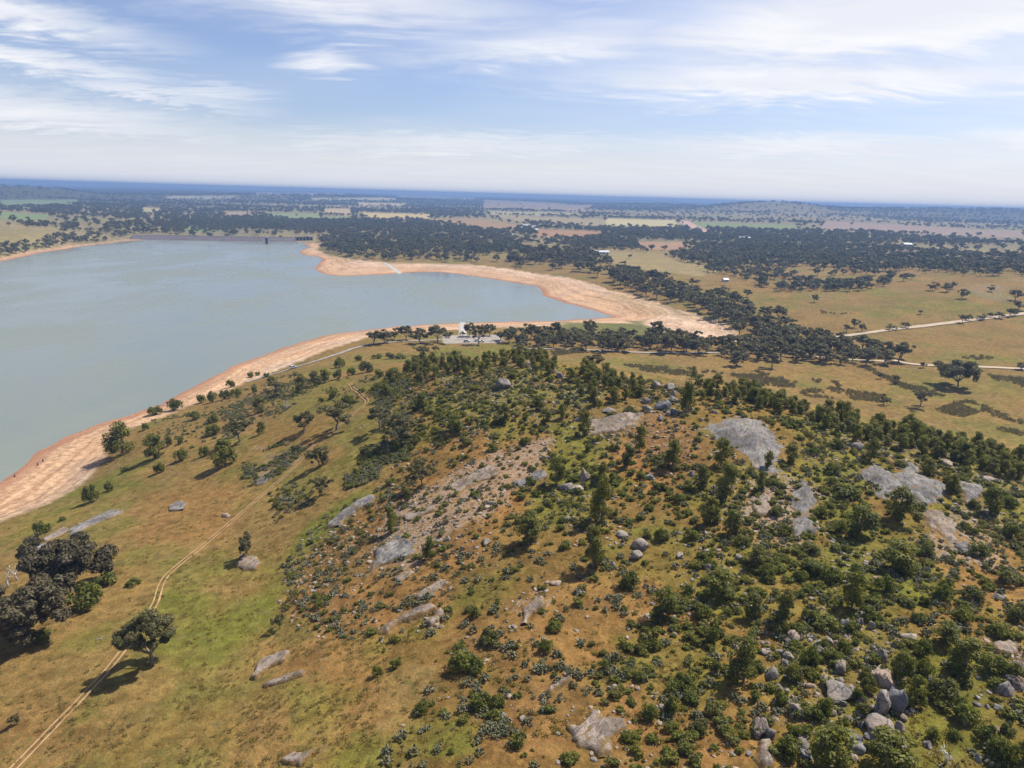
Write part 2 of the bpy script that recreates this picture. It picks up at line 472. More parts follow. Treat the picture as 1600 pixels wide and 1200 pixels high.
def mat_ground():
    m, t, b, _ = new_mat('ground_soil_and_grass')
    g = t.node('ShaderNodeNewGeometry')
    P = g.outputs['Position']
    col = t.node('ShaderNodeVertexColor', layer_name='Col').outputs[0]
    msk = t.node('ShaderNodeVertexColor', layer_name='Mask')
    ms = t.node('ShaderNodeSeparateColor')
    t.put(ms.inputs[0], msk.outputs[0])
    beach, hill, grass = ms.outputs
    flatP = t.vmath('MULTIPLY', P, (1, 1, .3))
    n_fine = t.noise(flatP, 2.6, 6, .68)
    n_mid = t.noise(flatP, .42, 6, .62, .3)
    n_big = t.noise(flatP, .035, 6, .6, .4)
    n_spk = t.noise(flatP, 1.1, 5, .7)
    c = t.mix(1.0, col, t.mix(t.ramp(n_mid, .3, .7), (.70, .68, .66), (1.28, 1.3, 1.32)), 'MULTIPLY')
    c = t.mix(1.0, c, t.mix(t.ramp(n_fine, .3, .72), (.78, .78, .79), (1.22, 1.22, 1.2)), 'MULTIPLY')
    c = t.mix(1.0, c, t.mix(t.ramp(n_big, .3, .7), (.86, .88, .9), (1.13, 1.1, 1.06)), 'MULTIPLY')
    # dry straw and green tufts in the grass
    tuft = t.math('MULTIPLY', t.ramp(t.noise(flatP, .75, 5, .6), .5, .68), t.math('MULTIPLY', grass, .55))
    c = t.mix(tuft, c, (.115, .118, .033))
    straw = t.math('MULTIPLY', t.ramp(t.noise(flatP, .23, 6, .66), .55, .72), t.math('MULTIPLY', grass, .4))
    c = t.mix(straw, c, (.36, .235, .115))
    # bare pale stone flecks and dark litter on the granite hill
    fleck = t.math('MULTIPLY', t.ramp(n_spk, .62, .70), t.math('MULTIPLY', hill, t.ramp(n_big, .42, .6)))
    c = t.mix(t.math('MULTIPLY', fleck, .8), c, (.40, .34, .29))
    stone = t.node('ShaderNodeSeparateColor')
    t.put(stone.inputs[0], t.node('ShaderNodeVertexColor', layer_name='Stone').outputs[0])
    rot = t.node('ShaderNodeVectorRotate', rotation_type='Z_AXIS')
    t.put(rot.inputs['Vector'], flatP)
    rot.inputs['Angle'].default_value = .6
    sk = t.noise(t.vmath('MULTIPLY', rot.outputs[0], (1.9, .55, 1)), .9, 6, .7, .5)
    sf = t.math('MULTIPLY', t.ramp(t.math('ADD', t.math('MULTIPLY', sk, .6), t.math('MULTIPLY', stone.outputs[0], .4)), .555, .645), t.math('MINIMUM', t.math('MULTIPLY', stone.outputs[0], 3.0), .75))
    c = t.mix(sf, c, t.mix(t.ramp(n_fine, .35, .65), (.27, .19, .13), (.45, .35, .265)))
    litter = t.math('MULTIPLY', t.ramp(t.noise(flatP, 1.7, 5, .7), .58, .68), t.math('MULTIPLY', hill, .55))
    c = t.mix(litter, c, (.085, .078, .035))
    # draw-down rings on the exposed lake bed follow the height
    sp = t.node('ShaderNodeSeparateXYZ')
    t.put(sp.inputs[0], P)
    zz = t.math('ADD', sp.outputs[2], t.math('MULTIPLY', t.noise(P, .014, 3, .5), 2.2))
    band = t.noise(t.xyz(t.math('MULTIPLY', sp.outputs[0], .006), t.math('MULTIPLY', sp.outputs[1], .006), t.math('MULTIPLY', zz, 2.2)), 1.6, 5, .62)
    rings = t.mix(t.ramp(band, .34, .66), (.76, .72, .68), (1.12, 1.12, 1.12))
    c = t.mix(beach, c, t.mix(1.0, c, rings, 'MULTIPLY'))
    wet = t.math('MULTIPLY', beach, t.ramp(sp.outputs[2], .05, .75, .75, 0.0))
    c = t.mix(wet, c, (.34, .15, .085))
    c = t.mix(1.0, c, t.mix(t.ramp(t.noise(flatP, 8.0, 4, .7), .3, .7), (.70, .70, .70), (1.0, 1.0, 1.0)), 'MULTIPLY')
    t.put(b.inputs['Base Color'], c)
    b.inputs['Roughness'].default_value = 1.0
    b.inputs['Specular IOR Level'].default_value = 0.05
    hgt = t.math('ADD', t.math('MULTIPLY', n_fine, .5), t.math('ADD', n_mid, t.math('MULTIPLY', n_spk, .6)))
    bump(t, b, hgt, .45, .8)
    return m


def mat_water():
    m, t, b, _ = new_mat('turbid_lake_water')
    g = t.node('ShaderNodeNewGeometry')
    P = g.outputs['Position']
    n1 = t.math('ADD', t.noise(t.vmath('MULTIPLY', P, (.5, 1, 1)), .9, 4, .6), t.math('MULTIPLY', t.noise(t.vmath('MULTIPLY', P, (.4, 1, 1)), .13, 3, .6), 3.0))
    n2 = t.noise(t.vmath('MULTIPLY', P, (1, .6, 1)), .012, 4, .55, .5)
    t.put(b.inputs['Base Color'], t.mix(t.ramp(n2, .3, .7), (.165, .185, .152), (.20, .216, .17)))
    t.put(b.inputs['Roughness'], t.ramp(n2, .35, .65, .12, .38))
    b.inputs['Specular IOR Level'].default_value = .5
    b.inputs['IOR'].default_value = 1.33
    bump(t, b, n1, .16, .35)
    return m


def mat_leaf(name, c1, c2, c3, transl=.25):
    m, t, b, out = new_mat(name)
    oi = t.node('ShaderNodeObjectInfo')
    at = t.node('ShaderNodeVertexColor', layer_name='Leaf').outputs[0]
    sc = t.node('ShaderNodeSeparateColor')
    t.put(sc.inputs[0], at)
    c = t.mix(oi.outputs['Random'], c1, c2)
    r2 = t.math('FRACT', t.math('MULTIPLY', oi.outputs['Random'], 7.13))
    c = t.mix(t.ramp(r2, .62, 1.0, 0.0, .55), c, (.135, .112, .06))
    c = t.mix(t.math('MULTIPLY', sc.outputs[0], .75), c, c3)
    c = t.mix(1.0, c, t.mix(sc.outputs[1], (.62, .62, .62), (1.38, 1.38, 1.38)), 'MULTIPLY')
    t.put(b.inputs['Base Color'], c)
    b.inputs['Roughness'].default_value = .62
    b.inputs['Specular IOR Level'].default_value = .3
    tr = t.node('ShaderNodeBsdfTranslucent')
    t.put(tr.inputs[0], t.mix(1.0, c, (1.2, 1.25, .6), 'MULTIPLY'))
    mx = t.node('ShaderNodeMixShader')
    mx.inputs[0].default_value = transl
    m.node_tree.links.new(b.outputs[0], mx.inputs[1])
    m.node_tree.links.new(tr.outputs[0], mx.inputs[2])
    m.node_tree.links.new(mx.outputs[0], out.inputs[0])
    return m


def mat_granite(name='weathered_granite', base=(.225, .195, .165), pale=(.345, .31, .265), dark=(.085, .08, .078), warm=(.46, .30, .20), wamt=.45):
    m, t, b, _ = new_mat(name)
    g = t.node('ShaderNodeNewGeometry')
    P = g.outputs['Position']
    n1 = t.noise(P, .35, 6, .65, .3)
    n2 = t.noise(P, 1.9, 6, .7)
    n3 = t.noise(P, .13, 4, .6)
    n4 = t.noise(P, 6.0, 4, .7)
    c = t.mix(t.ramp(n1, .35, .65), base, pale)
    c = t.mix(t.math('MULTIPLY', t.ramp(n2, .52, .66), .8), c, dark)
    c = t.mix(t.math('MULTIPLY', t.ramp(n3, .48, .66), wamt), c, warm)
    c = t.mix(1.0, c, t.mix(t.ramp(n4, .3, .7), (.72, .72, .72), (1.25, 1.25, 1.25)), 'MULTIPLY')
    oi = t.node('ShaderNodeObjectInfo')
    c = t.mix(1.0, c, t.mix(oi.outputs['Random'], (.8, .8, .82), (1.12, 1.1, 1.06)), 'MULTIPLY')
    t.put(b.inputs['Base Color'], c)
    b.inputs['Roughness'].default_value = .92
    vo = t.node('ShaderNodeTexVoronoi', feature='DISTANCE_TO_EDGE')
    t.put(vo.inputs['Vector'], t.vmath('ADD', P, t.vmath('MULTIPLY', t.xyz(n1, n2, n1), (1.5, 1.5, 0))))
    vo.inputs['Scale'].default_value = .28
    crack = t.ramp(vo.outputs[0], .0, .035, -1.0, 0.0)
    bump(t, b, t.math('ADD', t.math('ADD', n2, t.math('MULTIPLY', n4, .35)), crack), .3, .9)
    return m


def mat_slab(name, base, pale, dark, warm, soil, thr=.6):
    """bare rock sheet: streaked by run-off, soil and lichen creeping in from the rim"""
    m, t, b, _ = new_mat(name)
    P = t.node('ShaderNodeNewGeometry').outputs['Position']
    e = t.node('ShaderNodeSeparateColor')
    t.put(e.inputs[0], t.node('ShaderNodeVertexColor', layer_name='Edge').outputs[0])
    rot = t.node('ShaderNodeVectorRotate', rotation_type='Z_AXIS')
    t.put(rot.inputs['Vector'], P)
    rot.inputs['Angle'].default_value = .5
    st = t.noise(t.vmath('MULTIPLY', rot.outputs[0], (1.5, .6, 1)), .8, 6, .66, .6)
    n1 = t.noise(P, .22, 6, .65, .4)
    n2 = t.noise(P, 1.3, 6, .72)
    n4 = t.noise(P, 5.0, 4, .7)
    c = t.mix(t.ramp(n1, .36, .64), base, pale)
    c = t.mix(t.math('MULTIPLY', t.ramp(t.noise(P, .16, 5, .6, .5), .48, .62), .65), c, dark)
    c = t.mix(t.math('MULTIPLY', t.ramp(st, .46, .62), .75), c, dark)
    c = t.mix(t.math('MULTIPLY', t.ramp(n2, .54, .66), .5), c, warm)
    c = t.mix(1.0, c, t.mix(t.ramp(n4, .3, .7), (.68, .68, .68), (1.3, 1.3, 1.3)), 'MULTIPLY')
    creep = t.math('ADD', t.math('MULTIPLY', n2, .9), t.math('MULTIPLY', n1, .5))
    k = t.ramp(t.math('SUBTRACT', creep, t.math('MULTIPLY', e.outputs[0], .55)), .31, .42)
    c = t.mix(k, c, t.mix(t.ramp(n4, .35, .65), soil, (.16, .13, .05)))
    pocket = t.ramp(t.noise(P, .55, 6, .68, .3), thr, thr + .05)
    c = t.mix(t.math('MULTIPLY', pocket, .9), c, t.mix(t.ramp(n4, .35, .65), soil, (.14, .125, .045)))
    t.put(b.inputs['Base Color'], c)
    b.inputs['Roughness'].default_value = .95
    bump(t, b, t.math('ADD', t.math('ADD', n2, t.math('MULTIPLY', n4, .35)), st), .35, .9)
    return m


M_GROUND = mat_ground()
M_SLAB = mat_slab('streaked_grey_granite', (.205, .184, .165), (.31, .282, .25), (.085, .08, .076), (.20, .145, .10), (.24, .125, .052), .565)
M_SLAB_P = mat_slab('streaked_pinkish_granite', (.27, .205, .155), (.37, .30, .235), (.11, .09, .07), (.27, .155, .09), (.29, .145, .055), .545)
M_WATER = mat_water()
M_GRAN = mat_granite()
M_GRAN_PINK = mat_granite('pale_pinkish_granite', (.29, .24, .19), (.40, .345, .28), (.15, .125, .10), (.40, .25, .16), .7)  # paler, warmer stone colour for some boulders and rubble
M_GRAN_DARK = mat_granite('dark_lichened_granite', (.17, .17, .17), (.28, .27, .26), (.06, .06, .062), (.26, .2, .15), .35)
M_GUM = mat_leaf('gum_leaves', (.085, .086, .027), (.135, .120, .044), (.22, .18, .078), .33)
M_BIGGUM = mat_leaf('brownish_gum_leaves', (.075, .062, .028), (.098, .078, .036), (.15, .118, .062), .2)
M_FARGUM = mat_leaf('distant_gum_leaves', (.085, .095, .038), (.135, .130, .058), (.18, .165, .08), .22)
M_WATTLE = mat_leaf('wattle_leaves', (.074, .094, .011), (.150, .148, .019), (.30, .265, .036), .4)
M_SHRUB = mat_leaf('shrub_leaves', (.064, .090, .011), (.138, .144, .019), (.27, .25, .038), .4)
M_GREY = mat_leaf('grey_green_pads', (.070, .078, .032), (.110, .108, .042), (.23, .215, .12), .08)
M_WEED = mat_leaf('dry_weed_stems', (.15, .125, .07), (.21, .165, .09), (.30, .24, .14), .3)
M_GRASS = mat_leaf('grass_tuft_blades', (.24, .20, .055), (.33, .24, .09), (.42, .30, .14), .5)
M_BARK = mat_plain('gum_bark', (.12, .095, .075), (.27, .23, .19), 1.5)
M_DEAD = mat_plain('bleached_dead_wood', (.42, .39, .36), (.62, .59, .55), 2.0)
M_ROAD = mat_plain('pale_dirt_road', (.38, .29, .19), (.48, .38, .26), .12, .95, .02)
M_GRAVEL = mat_plain('grey_gravel', (.25, .215, .175), (.35, .305, .255), .2, .95, .02)
M_CONC = mat_plain('pale_concrete', (.36, .33, .29), (.47, .43, .38), .3, .85, .01)
M_DAM = mat_plain('rock_fill_embankment', (.105, .09, .09), (.17, .14, .135), .25, .95, .6)
M_STEEL = mat_plain('dark_steelwork', (.035, .045, .06), (.06, .075, .09), 1.0, .5, 0)
M_WHITE = mat_plain('white_painted_steel', (.55, .55, .54), (.66, .66, .65), .6, .45, 0)
M_ROOF = mat_plain('grey_metal_roof', (.42, .43, .45), (.58, .59, .6), .5, .45, 0)
M_GLASS = mat_plain('dark_window_glass', (.02, .025, .03), (.03, .035, .04), 1., .1, 0)
M_TYRE = mat_plain('black_tyre_rubber', (.02, .02, .02), (.03, .03, .03), 4., .9, 0)
M_BRICK = mat_plain('cream_wall', (.52, .46, .38), (.6, .54, .46), .8, .9, 0)


def mesh_obj(name, V, Fc, mats, smooth=False, parent=None, link=True):
    me = bpy.data.meshes.new(name)
    me.from_pydata([tuple(v) for v in np.asarray(V).tolist()], [], [tuple(f) for f in Fc])
    for m in (mats if isinstance(mats, (list, tuple)) else [mats]):
        me.materials.append(m)
    if smooth:
        me.polygons.foreach_set('use_smooth', [True] * len(me.polygons))
    o = bpy.data.objects.new(name, me)
    if link:
        COL.objects.link(o)
    if parent is not None:
        o.parent = parent
    return o


def tag(o, label=None, cat=None, group=None, kind=None):
    if label: o['label'] = label
    if cat: o['category'] = cat
    if group: o['group'] = group
    if kind: o['kind'] = kind
    return o


def empty(name, loc, rz=0.0):
    o = bpy.data.objects.new(name, None)
    COL.objects.link(o)
    o.empty_display_size = 0.5
    o.location = loc
    o.rotation_euler = (0, 0, rz)
    return o


def color_attr(me, name, data):
    a = me.color_attributes.new(name, 'FLOAT_COLOR', 'POINT')
    d = np.ones((len(me.vertices), 4), np.float32)
    d[:, :data.shape[1]] = data
    a.data.foreach_set('color', d.ravel())


# ------------------------------------------------------------------ ground colours (real surface colours by place)
C_DRY = np.array([.285, .182, .060]); C_SOIL = np.array([.305, .150, .052]); C_GREEN = np.array([.138, .146, .026])
C_MEAD = np.array([.200, .120, .036]); C_BEACH = np.array([.57, .365, .215]); C_BPALE = np.array([.63, .445, .305])
C_WOOD = np.array([.080, .082, .042]); C_LIME = np.array([.200, .180, .022])
FIELDS = [  # far paddocks: photo outline, colour
    ([(561, 332), (675, 335), (664, 346), (587, 346)], (.52, .39, .17)), ([(505, 326), (549, 326), (550, 337), (510, 335)], (.46, .35, .18)),
    ([(556, 316), (636, 318), (629, 322), (561, 322)], (.50, .40, .22)), ([(485, 309), (636, 309), (615, 313), (489, 313)], (.40, .36, .20)),
    ([(755, 312), (930, 320), (912, 330), (755, 327)], (.34, .25, .15)), ([(741, 335), (944, 342), (944, 353), (825, 347)], (.34, .27, .14)),
    ([(945, 341), (1056, 344), (1064, 354), (947, 352)], (.50, .42, .20)), ([(841, 358), (943, 361), (941, 371), (837, 369)], (.36, .21, .11)),
    ([(969, 377), (1085, 379), (1064, 390), (1011, 389)], (.36, .22, .13)), ([(1056, 344), (1075, 345), (1113, 364), (1096, 364)], (.56, .36, .27)),
    ([(1081, 346), (1245, 352), (1240, 361), (1094, 356)], (.22, .25, .10)), ([(664, 345), (730, 342), (811, 351), (804, 362), (678, 355)], (.34, .22, .11)),
    ([(0, 312), (125, 312), (111, 321), (0, 324)], (.20, .25, .11)), ([(0, 331), (78, 336), (67, 343), (0, 343)], (.20, .25, .10)),
    ([(-60, 358), (95, 358), (100, 370), (60, 380), (-60, 392)], (.26, .21, .09)), ([(221, 324), (251, 326), (251, 333), (223, 333)], (.42, .36, .18)),
    ([(287, 353), (351, 353), (351, 362), (294, 363)], (.20, .24, .09)), ([(398, 301), (540, 302), (538, 305), (400, 305)], (.42, .34, .2)),
    ([(398, 331), (500, 334), (500, 341), (430, 341)], (.24, .27, .12)), ([(440, 338), (552, 338), (545, 345), (450, 345)], (.24, .27, .12)),
    ([(350, 331), (395, 331), (390, 338), (352, 338)], (.36, .27, .17)), ([(620, 303), (745, 309), (740, 312), (620, 309)], (.38, .32, .2)),
    ([(260, 306), (370, 306), (360, 311), (262, 311)], (.36, .31, .22)), ([(1290, 345), (1600, 362), (1600, 372), (1280, 360)], (.33, .24, .17)),
    ([(1330, 395), (1420, 398), (1600, 402), (1600, 396), (1420, 388)], (.3, .22, .15)), 
    ([(760, 330), (905, 333), (905, 338), (770, 336)], (.38, .33, .17)), ([(920, 390), (1060, 398), (1130, 425), (1090, 432), (960, 415)], (.30, .23, .10)),
]
STONY = [([(20, 1090), (60, 1040), (140, 955), (190, 955), (205, 975), (150, 1020), (70, 1090)], .42), ([(190, 1010), (260, 1090), (240, 1110), (170, 1080)], .3), ([(420, 1010), (500, 1000), (500, 1070), (410, 1080)], .45), ([(300, 880), (360, 850), (400, 860), (340, 900)], .4), ([(400, 600), (500, 580), (520, 600), (430, 660), (350, 690)], .55), ([(230, 650), (330, 640), (300, 700), (230, 720)], .4), ([(560, 690), (640, 670), (640, 730), (560, 740)], .5),
         ([(560, 870), (600, 800), (660, 760), (760, 700), (870, 680), (860, 720), (800, 790), (720, 840), (640, 900), (580, 905)], .8), ([(1130, 740), (1230, 735), (1285, 760), (1270, 850), (1180, 860), (1140, 800)], .8),
         ([(1420, 785), (1560, 780), (1590, 850), (1560, 900), (1440, 880)], .75), ([(680, 590), (880, 585), (960, 620), (900, 670), (700, 650)], .6), ([(380, 700), (450, 680), (470, 720), (390, 770)], .7), ([(470, 940), (500, 860), (560, 810), (600, 840), (560, 930)], .55),
         ([(430, 1195), (480, 1150), (640, 1120), (600, 1195)], .45), ([(900, 640), (1060, 630), (1110, 680), (1080, 720), (960, 700)], .6), ([(1290, 670), (1480, 705), (1600, 750), (1600, 790), (1420, 730), (1300, 700)], .65), ([(1180, 980), (1330, 960), (1420, 1000), (1420, 1160), (1220, 1180)], .6),
         ([(770, 940), (860, 910), (880, 960), (800, 990)], .7), ([(640, 930), (700, 900), (700, 990), (590, 1000)], .55), ([(1230, 880), (1340, 900), (1360, 980), (1280, 990)], .6), ([(1280, 1000 - 100), (1320, 870), (1300, 960)], .5), ([(60, 850), (110, 800), (210, 780), (280, 770), (220, 810), (120, 850)], .55),
         ([(860, 760), (960, 740), (980, 860), (900, 860)], .5), ([(380, 830), (440, 780), (470, 800), (420, 870)], .5), ([(1080, 840), (1180, 860), (1200, 960), (1100, 950)], .45), ([(980, 950), (1080, 950), (1080, 1010), (980, 1000)], .5), ([(1500, 1000), (1600, 980), (1600, 1120), (1540, 1090)], .6),
         ([(1350, 445), (1420, 440), (1440, 455), (1380, 465)], .6), ([(1500, 445), (1600, 430), (1600, 475), (1520, 470)], .7), ([(1275, 460), (1320, 455), (1320, 466), (1285, 470)], .6)]
stony_w = [(poly_on_ground(p, 3), s) for p, s in STONY]
field_w = [(poly_on_ground(p, 3), np.array(c)) for p, c in FIELDS]
GREENS = [  # greener grass: outline, strength
    ([(566, 764), (530, 784), (480, 822), (440, 872), (405, 925), (380, 950), (420, 945), (460, 890), (500, 840), (545, 800), (575, 775)], .95),
    ([(250, 925), (340, 925), (400, 930), (440, 960), (400, 1040), (330, 1060), (250, 1040), (180, 1080), (130, 1120), (170, 1040), (215, 980)], .8),
    ([(125, 815), (190, 805), (215, 815), (180, 835), (130, 850)], .75), ([(330, 860), (420, 870), (420, 900), (330, 900)], .6),
    ([(430, 600), (560, 590), (540, 640), (450, 660)], .55), ([(440, 590), (560, 560), (690, 545), (780, 545), (760, 556), (620, 565), (540, 580)], .55),
    ([(860, 655), (940, 690), (960, 760), (900, 830), (820, 830), (830, 760), (870, 720)], .55), ([(700, 590), (900, 600), (960, 640), (800, 660), (660, 640)], .45),
    ([(1285, 770), (1330, 780), (1380, 850), (1480, 900), (1440, 930), (1330, 900), (1290, 860)], .9), ([(1230, 650), (1330, 680), (1360, 760), (1320, 790), (1270, 740)], .6),
    ([(1300, 900), (1420, 930), (1420, 1000), (1600, 980), (1600, 1200), (1260, 1200), (1300, 1080), (1220, 1000)], .7), ([(900, 1040), (1000, 1020), (1020, 1060), (930, 1100)], .5),
    ([(560, 1150), (700, 1120), (760, 1130), (700, 1200), (520, 1200)], .7), ([(450, 1060), (560, 1080), (520, 1180), (440, 1150)], .45), ([(720, 900), (800, 890), (800, 960), (730, 960)], .6),
    ([(975, 500), (1005, 502), (1018, 512), (990, 513)], 1.0), ([(880, 503), (980, 506), (1050, 520), (1120, 535), (1000, 530), (880, 514)], .6),
    ([(1020, 440), (1150, 455), (1130, 470), (1050, 465)], .6), ([(1350, 450), (1560, 470), (1560, 490), (1380, 490)], .5), ([(1400, 555), (1600, 560), (1600, 568), (1420, 566)], .5),
    ([(1400, 580), (1600, 585), (1600, 620), (1450, 610)], .45), ([(0, 820), (120, 770), (170, 740), (200, 700), (215, 760), (120, 810), (0, 850)], .7), ([(640, 560), (860, 540), (860, 550), (700, 562)], .4), ([(1220, 640), (1400, 680), (1600, 740), (1600, 820), (1420, 720), (1290, 690)], .75), ([(1000, 820), (1120, 830), (1300, 860), (1300, 960), (1120, 960), (1000, 900)], .5), ([(960, 1000), (1120, 1000), (1160, 1100), (1020, 1120)], .45),
]
green_w = [(poly_on_ground(p, 3), s) for p, s in GREENS]
HILLZONE = [(440, 940), (450, 880), (480, 840), (520, 803), (560, 774), (620, 740), (600, 660), (585, 600), (640, 577), (740, 570), (850, 568), (950, 583), (1070, 607), (1200, 630), (1300, 652), (1400, 673), (1500, 697),
            (1600, 725), (1760, 772), (1900, 830), (2000, 920), (2000, 1330), (520, 1330), (560, 1260), (640, 1120), (680, 1050), (600, 1020), (540, 1000), (470, 980)]
hill_w = poly_on_ground(HILLZONE, 2)
hill_in_frame = poly_on_ground([p_ for p_ in HILLZONE if p_[0] < 1700 and p_[1] < 1300] + [(1640, 1260)], 2)
HILL_GROW = float(np.prod(np.ptp(hill_w, 0)) / np.prod(np.ptp(hill_in_frame, 0)))
print('hill grow', HILL_GROW)
SOILS = [  # bare orange soil showing
    ([(480, 860), (560, 790), (660, 740), (760, 690), (850, 680), (860, 720), (820, 780), (760, 860), (700, 940), (620, 1000), (540, 990), (460, 960)], .8),
    ([(960, 650), (1060, 640), (1110, 690), (1080, 760), (1010, 780), (970, 720)], .85), ([(700, 980), (900, 900), (1080, 880), (1100, 960), (1080, 1080), (1000, 1150), (760, 1120)], .7),
    ([(1130, 760), (1240, 760), (1250, 850), (1180, 850)], .7), ([(1400, 800), (1600, 830), (1600, 960), (1500, 900)], .65), ([(960, 1080), (1180, 1060), (1190, 1200), (700, 1200), (800, 1140)], .75),
    ([(420, 1010), (560, 1010), (560, 1080), (430, 1090)], .65), ([(0, 1130), (200, 1120), (420, 1100), (600, 1090), (560, 1200), (60, 1200)], .35),
    ([(380, 640), (520, 640), (520, 700), (390, 700)], .5), ([(210, 770), (360, 760), (380, 850), (220, 850)], .6), ([(640, 700), (740, 660), (760, 690), (660, 740)], .6),
]
soil_w = [(poly_on_ground(p, 3), s) for p, s in SOILS]


def soft_mask(poly, wob, edge, seed):
    poly = np.asarray(poly)
    lo, hi = poly.min(0) - wob * 2, poly.max(0) + wob * 2
    sel = (GX > lo[0]) & (GX < hi[0]) & (GY > lo[1]) & (GY < hi[1])
    out = np.zeros(GX.shape)
    if sel.any():
        d = sdist(poly, GX[sel], GY[sel]) + (fbm(GX[sel], GY[sel], wob * 1.5, seed, 4) - .5) * wob * 2
        out[sel] = sstep(d, -edge, edge)
    return out


def ground_colours():
    c = np.empty(GX.shape + (3,))
    n40 = fbm(GX, GY, 45, 51); n12 = fbm(GX, GY, 11, 52); n200 = fbm(GX, GY, 330, 53, 5)
    c[:] = C_MEAD * .5 + C_DRY * .5
    k = sstep(n40, .38, .62)[..., None]
    c = c * (1 - .45 * k) + C_DRY * .45 * k
    k = (sstep(n12 * .5 + n40 * .5, .5, .64) * .55)[..., None]
    c = c * (1 - k) + C_GREEN * k
    # further out: paddock tones, then woodland floor
    f = sstep(GR, 800, 1700)
    mid = np.stack([.27 + .12 * (n200 - .5), .215 + .07 * (n200 - .5), .105 + 0 * n200], -1)
    gk = sstep(fbm(GX, GY, 500, 58), .5, .66)[..., None] * .55
    mid = mid * (1 - gk) + np.array([.19, .2, .085]) * gk
    c = c * (1 - f[..., None]) + mid * f[..., None]
    f2 = np.maximum(sstep(GR, 4300, 6500), sstep(GR, 3300, 4300) * sstep(-GX / GY, .3, .5))[..., None] * .92
    c = c * (1 - f2) + C_WOOD * f2
    # right-hand flat is golden
    hill = soft_mask(hill_w, 5, 2.5, 61)
    hc = C_MEAD * .6 + C_SOIL * .25 + C_LIME * .15
    hc = hc[None, None] * np.ones(GX.shape + (1,))
    k = (sstep(n12, .42, .6) * .6)[..., None]
    hc = hc * (1 - k) + (C_LIME * .6 + C_GREEN * .4) * k
    c = c * (1 - hill[..., None]) + hc * hill[..., None]
    for i, (p, s) in enumerate(soil_w):
        k = (soft_mask(p, 7, 4, 70 + i) * s * (.45 + .55 * sstep(n12, .3, .55)))[..., None]
        c = c * (1 - k) + C_SOIL * k
    for i, (p, s) in enumerate(green_w):
        R = float(np.hypot(*p.mean(0)))
        k = (soft_mask(p, R * .035, R * .018, 90 + i) * s * (.55 + .45 * sstep(n12, .3, .55)))[..., None]
        c = c * (1 - k) + (C_GREEN * .75 + C_LIME * .25) * k
    for i, (p, col) in enumerate(field_w):
        R = float(np.hypot(*p.mean(0)))
        k = soft_mask(p, R * .004, R * .002, 130 + i)[..., None]
        c = c * (1 - k) + col * k
    grass = (1 - hill * .65) * (1 - sstep(GR, 500, 900))
    beach = np.zeros(GX.shape)
    sel = GR < 4000
    bd = sdist(beach_poly, GX[sel], GY[sel]) + (fbm(GX[sel], GY[sel], 16, 44) - .5) * np.clip(GR[sel] * .016, 2, 9)
    beach[sel] = sstep(bd, -1.2, 1.2)
    beach = np.maximum(beach, (ds > -2) * 1.0)
    far_left = (GX < -.335 * GY) & (GY > 750)            # narrow red shore on the far side
    beach = np.where(far_left, np.maximum(beach * (np.abs(ds) < 14), sstep(ds, -16, -9)), beach)
    bc = C_BEACH + (C_BPALE - C_BEACH) * sstep(GZ + 5 * (n40 - .5), 1.5, 5.5)[..., None]
    olive = (sstep(fbm(GX, GY, 60, 57), .5, .66) * sstep(GZ, 1.5, 4) * .5 * sstep(GR, 420, 700))[..., None]
    bc = bc * (1 - olive) + np.array([.33, .24, .11]) * olive
    c = c * (1 - beach[..., None]) + bc * beach[..., None]
    for i, (p, s) in enumerate(green_w):
        if s == 1.0 or i == 16:
            k = (soft_mask(p, 6, 5, 90 + i) * .9)[..., None]
            c = c * (1 - k) + np.array([.15, .15, .05]) * k
            beach = beach * (1 - k[..., 0])
    return c, beach, hill, grass * (1 - beach)


GCOL, GBEACH, GHILL, GGRASS = ground_colours()


def build_ground():
    nf = NR * NA
    V = np.empty((nf + 1, 3), np.float32)
    V[:nf, 0] = GX.ravel(); V[:nf, 1] = GY.ravel(); V[:nf, 2] = GZ.ravel()
    V[nf] = (0, 0, float(GZ[0].mean()))
    i, j = np.meshgrid(np.arange(NR - 1), np.arange(NA), indexing='ij')
    j2 = (j + 1) % NA
    q = np.stack([i * NA + j, i * NA + j2, (i + 1) * NA + j2, (i + 1) * NA + j], -1).reshape(-1, 4)[:, ::-1]
    jj = np.arange(NA)
    tri = np.stack([np.full(NA, nf), (jj + 1) % NA, jj], -1)
    me = bpy.data.meshes.new('ground')
    me.vertices.add(nf + 1)
    me.vertices.foreach_set('co', V.ravel())
    nl = q.size + tri.size
    me.loops.add(nl)
    me.loops.foreach_set('vertex_index', np.concatenate([q.ravel(), tri.ravel()]).astype(np.int32))
    me.polygons.add(len(q) + len(tri))
    st = np.concatenate([np.arange(len(q)) * 4, q.size + np.arange(len(tri)) * 3]).astype(np.int32)
    me.polygons.foreach_set('loop_start', st)
    me.update(calc_edges=True)
    me.validate()
    me.polygons.foreach_set('use_smooth', [True] * len(me.polygons))
    C = np.vstack([GCOL.reshape(-1, 3), GCOL[0].mean(0)])
    Mk = np.vstack([np.stack([GBEACH, GHILL, GGRASS], -1).reshape(-1, 3), [[0, 1, 0]]])
    color_attr(me, 'Col', C)
    color_attr(me, 'Mask', Mk)
    st = np.full(GX.shape, .16) * GHILL
    for i, (p, k) in enumerate(stony_w):
        R = float(np.hypot(*p.mean(0)))
        st = np.maximum(st, soft_mask(p, max(4, R * .04), max(3, R * .02), 160 + i) * k)
    st = np.append(st.ravel(), 0.0)[:, None] * np.ones((1, 3))
    color_attr(me, 'Stone', st)
    me.materials.append(M_GROUND)
    o = bpy.data.objects.new('ground', me)
    COL.objects.link(o)
    return tag(o, kind='structure')


build_ground()

